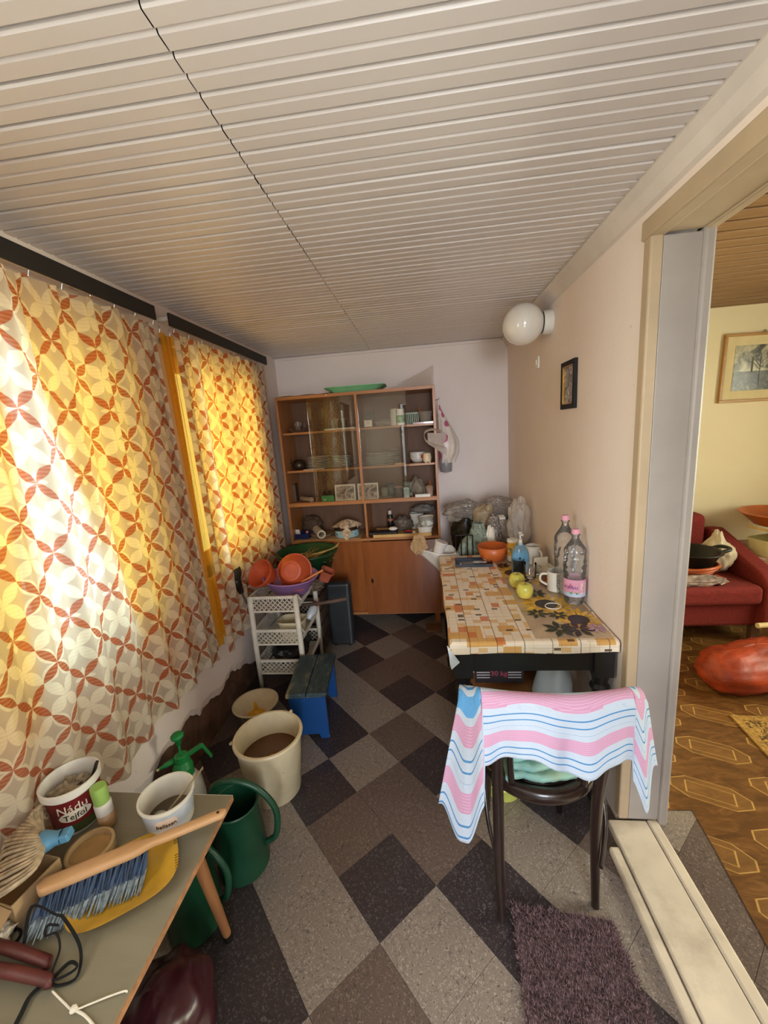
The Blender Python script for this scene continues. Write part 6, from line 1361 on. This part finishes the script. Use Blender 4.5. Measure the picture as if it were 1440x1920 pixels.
# dark red sack beneath
bagobj('dark_red_bag', 'dark red shiny bag on the floor under the low table', P('dark_red_vinyl', '38121a', .3, var=.2, scale=5), (-.735, .67, .0005), (.12, .15, .135), 91, .12, .08, cat='bag')

# ============================================================ SIDE ROOM
M_sofa = P('red_upholstery', '7a1f16', .9, var=.15, scale=60, bump=.2)
sf_ = thing('red_sofa', 'dark red upholstered sofa seen through the doorway', 'sofa', (1.72, 3.0, 0))
part('base', MB().bx(-.78, .50, -.30, .30, .13, .30), M_sofa, sf_, bevel=.02); part('seat_cushion', MB().bx(-.78, .42, -.36, .22, .30, .43), M_sofa, sf_, bevel=.035, seg=3); part('backrest', MB().bx(-.78, .38, .16, .36, .36, .80), M_sofa, sf_, bevel=.05, seg=4)
q = MB(); q.prism([(-.36, .13), (.34, .13), (.34, .66), (.22, .68), (-.30, .50), (-.36, .44)], 0, .12); q.v = [(.42+z, x, y) for x, y, z in q.v]; part('armrest', q, M_sofa, sf_, bevel=.025, seg=3)
for x in (-.72, .44):
    for y in (-.27, .27): part('leg', MB().bx(x-.025, x+.025, y-.02, y+.02, 0, .13), M_cabi, sf_)
def onsofa(u, v, y): return PY(u, v, y)
p = onsofa(1345, 1095, 2.85); bagobj('shopping_bag', 'white plastic bag standing on the sofa seat by the armrest', P('offwhite_bag', 'c9b89c', .5, var=.1), (p.x+.055, 2.97, .431), (.10, .10, .15), 101, .2, .25, shape=lambda p_, d: Vector((p_.x*(1-.5*smoothstep(0, .12, p_.z)), p_.y*(1-.5*smoothstep(0, .12, p_.z)), p_.z)))
p = onsofa(1300, 1105, 2.78); bagobj('grey_rag', 'crumpled grey and brown cloth lying on the sofa seat', P('grey_rag_cloth', 'a08c80', .9, var=.4, scale=26), (p.x-.03, 2.70, .431), (.15, .035, .035), 103, .4, .5, cat='cloth')
# hose basket on a stand in front of the sofa
p = PY(1303, 1050, 2.86)
hs = thing('hose_reel', 'coil of orange hose under a black plastic bowl with a handle', 'hose', (p.x-.03, 2.86, .495))
M_hose = P('orange_hose', 'b5582c', .4, var=.1)
for k in range(6):
    r_ = .16-.014*(5-k); q = MB(); q.tube([(r_*math.cos(t)+.004*math.sin(k*2), r_*math.sin(t), -.05+k*.018+.006*math.sin(3*t+k)) for t in [2*PI*i/40 for i in range(40)]], .011, 8, closed=True); part('coil', q, M_hose, hs, smooth=True)
part('bowl', MB().lathe([(.09, .0), (.12, .03), (.165, .125), (.18, .128), (.176, .134), (.158, .128), (.11, .03), (.002, .02)], seg=44), M_blk, hs, smooth=True)
part('bowl_handle', MB().tube(curve_pts([(.15, -.05, .12), (.215, -.045, .135), (.235, 0, .138), (.215, .045, .135), (.15, .05, .12)]), .012, 10), M_blk, hs, smooth=True)
part('hose_end', MB().tube(curve_pts([(.10, -.10, -.02), (.135, -.13, -.035), (.13, -.16, -.045), (.10, -.175, -.05)]), .008, 8), M_hose, hs, smooth=True); part('hose_tip', MB().tube([(.105, -.172, -.05), (.075, -.185, -.052)], .010, 8), M_steel, hs)
# side table with boxes and basin behind the armrest
p = PY(1412, 1040, 3.1)
sd = thing('side_table', 'small wooden side table behind the sofa armrest', 'table', (2.47, 3.12, 0)); part('tabletop', MB().bx(-.19, .40, -.26, .26, .495, .52), M_bench, sd, bevel=.004)
for sx in (-.15, .36):
    for sy in (-.22, .22): part('leg', MB().bx(sx-.02, sx+.02, sy-.02, sy+.02, 0, .495), M_bench, sd)
obj('table_runner', 'pink and cream striped cloth lying on the side table', 'cloth', MB().grid(20, 16, lambda a, b: (lerp(-.18, .39, a), lerp(-.25, .25, b), .0015+.003*abs(math.sin(a*6)))), P('runner_cloth', 'b08a78', .9, var=.4, scale=16), (2.47, 3.12, .521), solid=.001)
fbx = thing('food_box', 'cream plastic food box with a loose lid on the side table', 'box', (2.44, 3.02, .5265), .25); M_fb = P('ivory_plastic', 'd8cc96', .4, var=.06)
part('body', tub(.115, .085, .115, 1.08), M_fb, fbx, smooth=True, ang=.7); part('label', MB().bx(-.09, .06, -.0935, -.092, .03, .085), P('box_label', '8c8074', .6, var=.5, scale=60), fbx)
part('lid', MB().box((.02, 0, .155), (.26, .20, .014), M=Matrix.Rotation(.28, 3, 'Y').to_4x4()), P('lid_print', 'd2ae5c', .45, var=.4, scale=9), fbx, bevel=.006)
obj('orange_basin', 'wide orange plastic basin stacked above the food box', 'basin', MB().lathe([(.15, 0), (.16, .004), (.24, .085), (.252, .088), (.252, .096), (.236, .096), (.155, .010), (.002, .008)], seg=48), P('orange_basin_pl', 'c06430', .4, var=.07), (2.56, 3.10, .715), smooth=True)
obj('black_radio', 'black slatted device lying in the orange basin', 'device', MB().bx(-.10, .16, -.06, .06, 0, .10).bx(-.095, .155, -.064, -.06, .03, .045).bx(-.095, .155, -.064, -.06, .065, .08).bx(-.03, -.01, -.02, .02, .10, .115).bx(.02, .04, -.02, .02, .10, .115), P('device_black', '2e261f', .5, var=.3), (2.62, 3.06, .735), bevel=.004)
# orange bag, rug, pale stick
obj('orange_net_bag', 'long stuffed orange net bag lying on the linoleum floor', 'bag', MB().blob((0, 0, .105), (.38, .15, .125), nu=48, nv=30, amp=.10, fr=2.6, seed=110, floor=0, crump=.30, shape=lambda p_, d: Vector((.34*math.tanh(p_.x*1.5/.34), p_.y*(1-.18*smoothstep(-.15, -.38, p_.x)), p_.z*(1-.12*smoothstep(-.15, -.38, p_.x))))), P('orange_net', '9c3610', .5, var=.25, scale=12, bump=.5, dist=.01), (1.83, 2.28, .0035), rz=.28, smooth=True)
ru = thing('patterned_rug', 'golden brown patterned rug with border on the linoleum', 'rug', (0, 0, 0))
def rugm():
    mt, nt, out = newmat('rug_ornament'); n = tex(nt, 'Noise', 34, Detail=4, Distortion=2); princ(nt, out, ramp(nt, n.outputs[0], (.42, '4a3214'), (.5, '9a7430'), (.6, 'b08a42')), .95); return mt
cA, cB = PZ(1368, 1340, .01), PZ(1462, 1440, .01); d_ = Vector((cB.x-cA.x, cB.y-cA.y)).normalized(); e_ = Vector((-d_.y, d_.x))
if e_.x < 0: e_ = -e_
def rq(s0, s1, t0, t1): return [tuple(Vector((cA.x, cA.y))+d_*s+e_*t) for s, t in ((s0, t0), (s1, t0), (s1, t1), (s0, t1))]
part('field', MB().prism(rq(.035, .9, .035, 1.2), .0035, .0095), rugm(), ru); part('border', MB().prism(rq(0, .935, 0, .035), .0035, .011), P('rug_border', 'a8803a', .95, var=.3, scale=60), ru); part('border', MB().prism(rq(0, .035, .035, 1.2), .0035, .011), P('rug_border', 'a8803a'), ru)
obj('pale_stick', 'pale wooden stick resting across the orange bag at the frame edge', 'stick', MB().tube([(0, 0, 0), (.5, .05, -.01)], .016, 10), P('pale_wood', 'd9c48c', .6), tuple(PY(1420, 1173, 2.45)))
# large picture
p0, p1 = PY(1363, 630, YB-.01), PY(1350, 756, YB-.01)
pw, phh = .54, p0.z-p1.z+.01
bp_ = thing('landscape_picture', 'wood framed black and white landscape print on the cream wall', 'picture', (p0.x-.02+pw/2, YB, (p0.z+p1.z)/2), rot=(0, .02, 0)); M_fr = wood('picture_frame_wood', 'a07234', 'b98a48', .4, 'X')
hw, hh = pw/2, phh/2
for a, b, c, d in ((-hw, hw, hh-.020, hh), (-hw, hw, -hh, -hh+.020), (-hw, -hw+.020, -hh+.02, hh-.02), (hw-.020, hw, -hh+.02, hh-.02)): part('frame_rail', MB().bx(a, b, -.025, 0, c, d), M_fr, bp_, bevel=.003)
part('mount_board', MB().bx(-hw+.02, hw-.02, -.012, -.006, -hh+.02, hh-.02), P('mount_cream', 'e0cfa0', .8, var=.04), bp_)
ew, eh = hw-.085, hh-.085
en = part('engraving', MB().bx(-ew, ew, -.014, -.012, -eh, eh), artm('engraving_sky', ((.40, '3c3c34'), (.52, 'a8a488'), (.66, 'd6ceb0')), 9, .8), bp_)
part('engraved_ground', MB().bx(-ew, ew, -.0145, -.014, -eh, -eh*.15), artm('engraving_ground', ((.45, '24241e'), (.55, '4c4a3c'), (.70, '8f8a72')), 24), en)
q = MB(); q.bx(-.006, -.001, -.0152, -.0145, -eh*.8, eh*.6)
for i in range(9): 
    z_ = -eh*.1+i*eh*.08; s_ = 1 if i % 2 else -1; q.bar((-.003, -.0149, z_), (-.003+s_*.05*(1-i*.07), -.0149, z_+.05), .0025, .0005, up=(0, 1, 0))
part('engraved_tree', q, M_blk, en)
q = MB(); q.bx(-ew*.35, -ew*.28, -.0152, -.0145, -eh*.2, eh*.45); part('engraved_tower', q, P('tower_grey', '6a6656', .8), en)
part('hanging_ring', MB().tube([(.008*math.cos(t), -.012, hh+.008+.008*math.sin(t)) for t in [2*PI*i/12 for i in range(12)]], .002, 5, closed=True), M_brass, bp_)
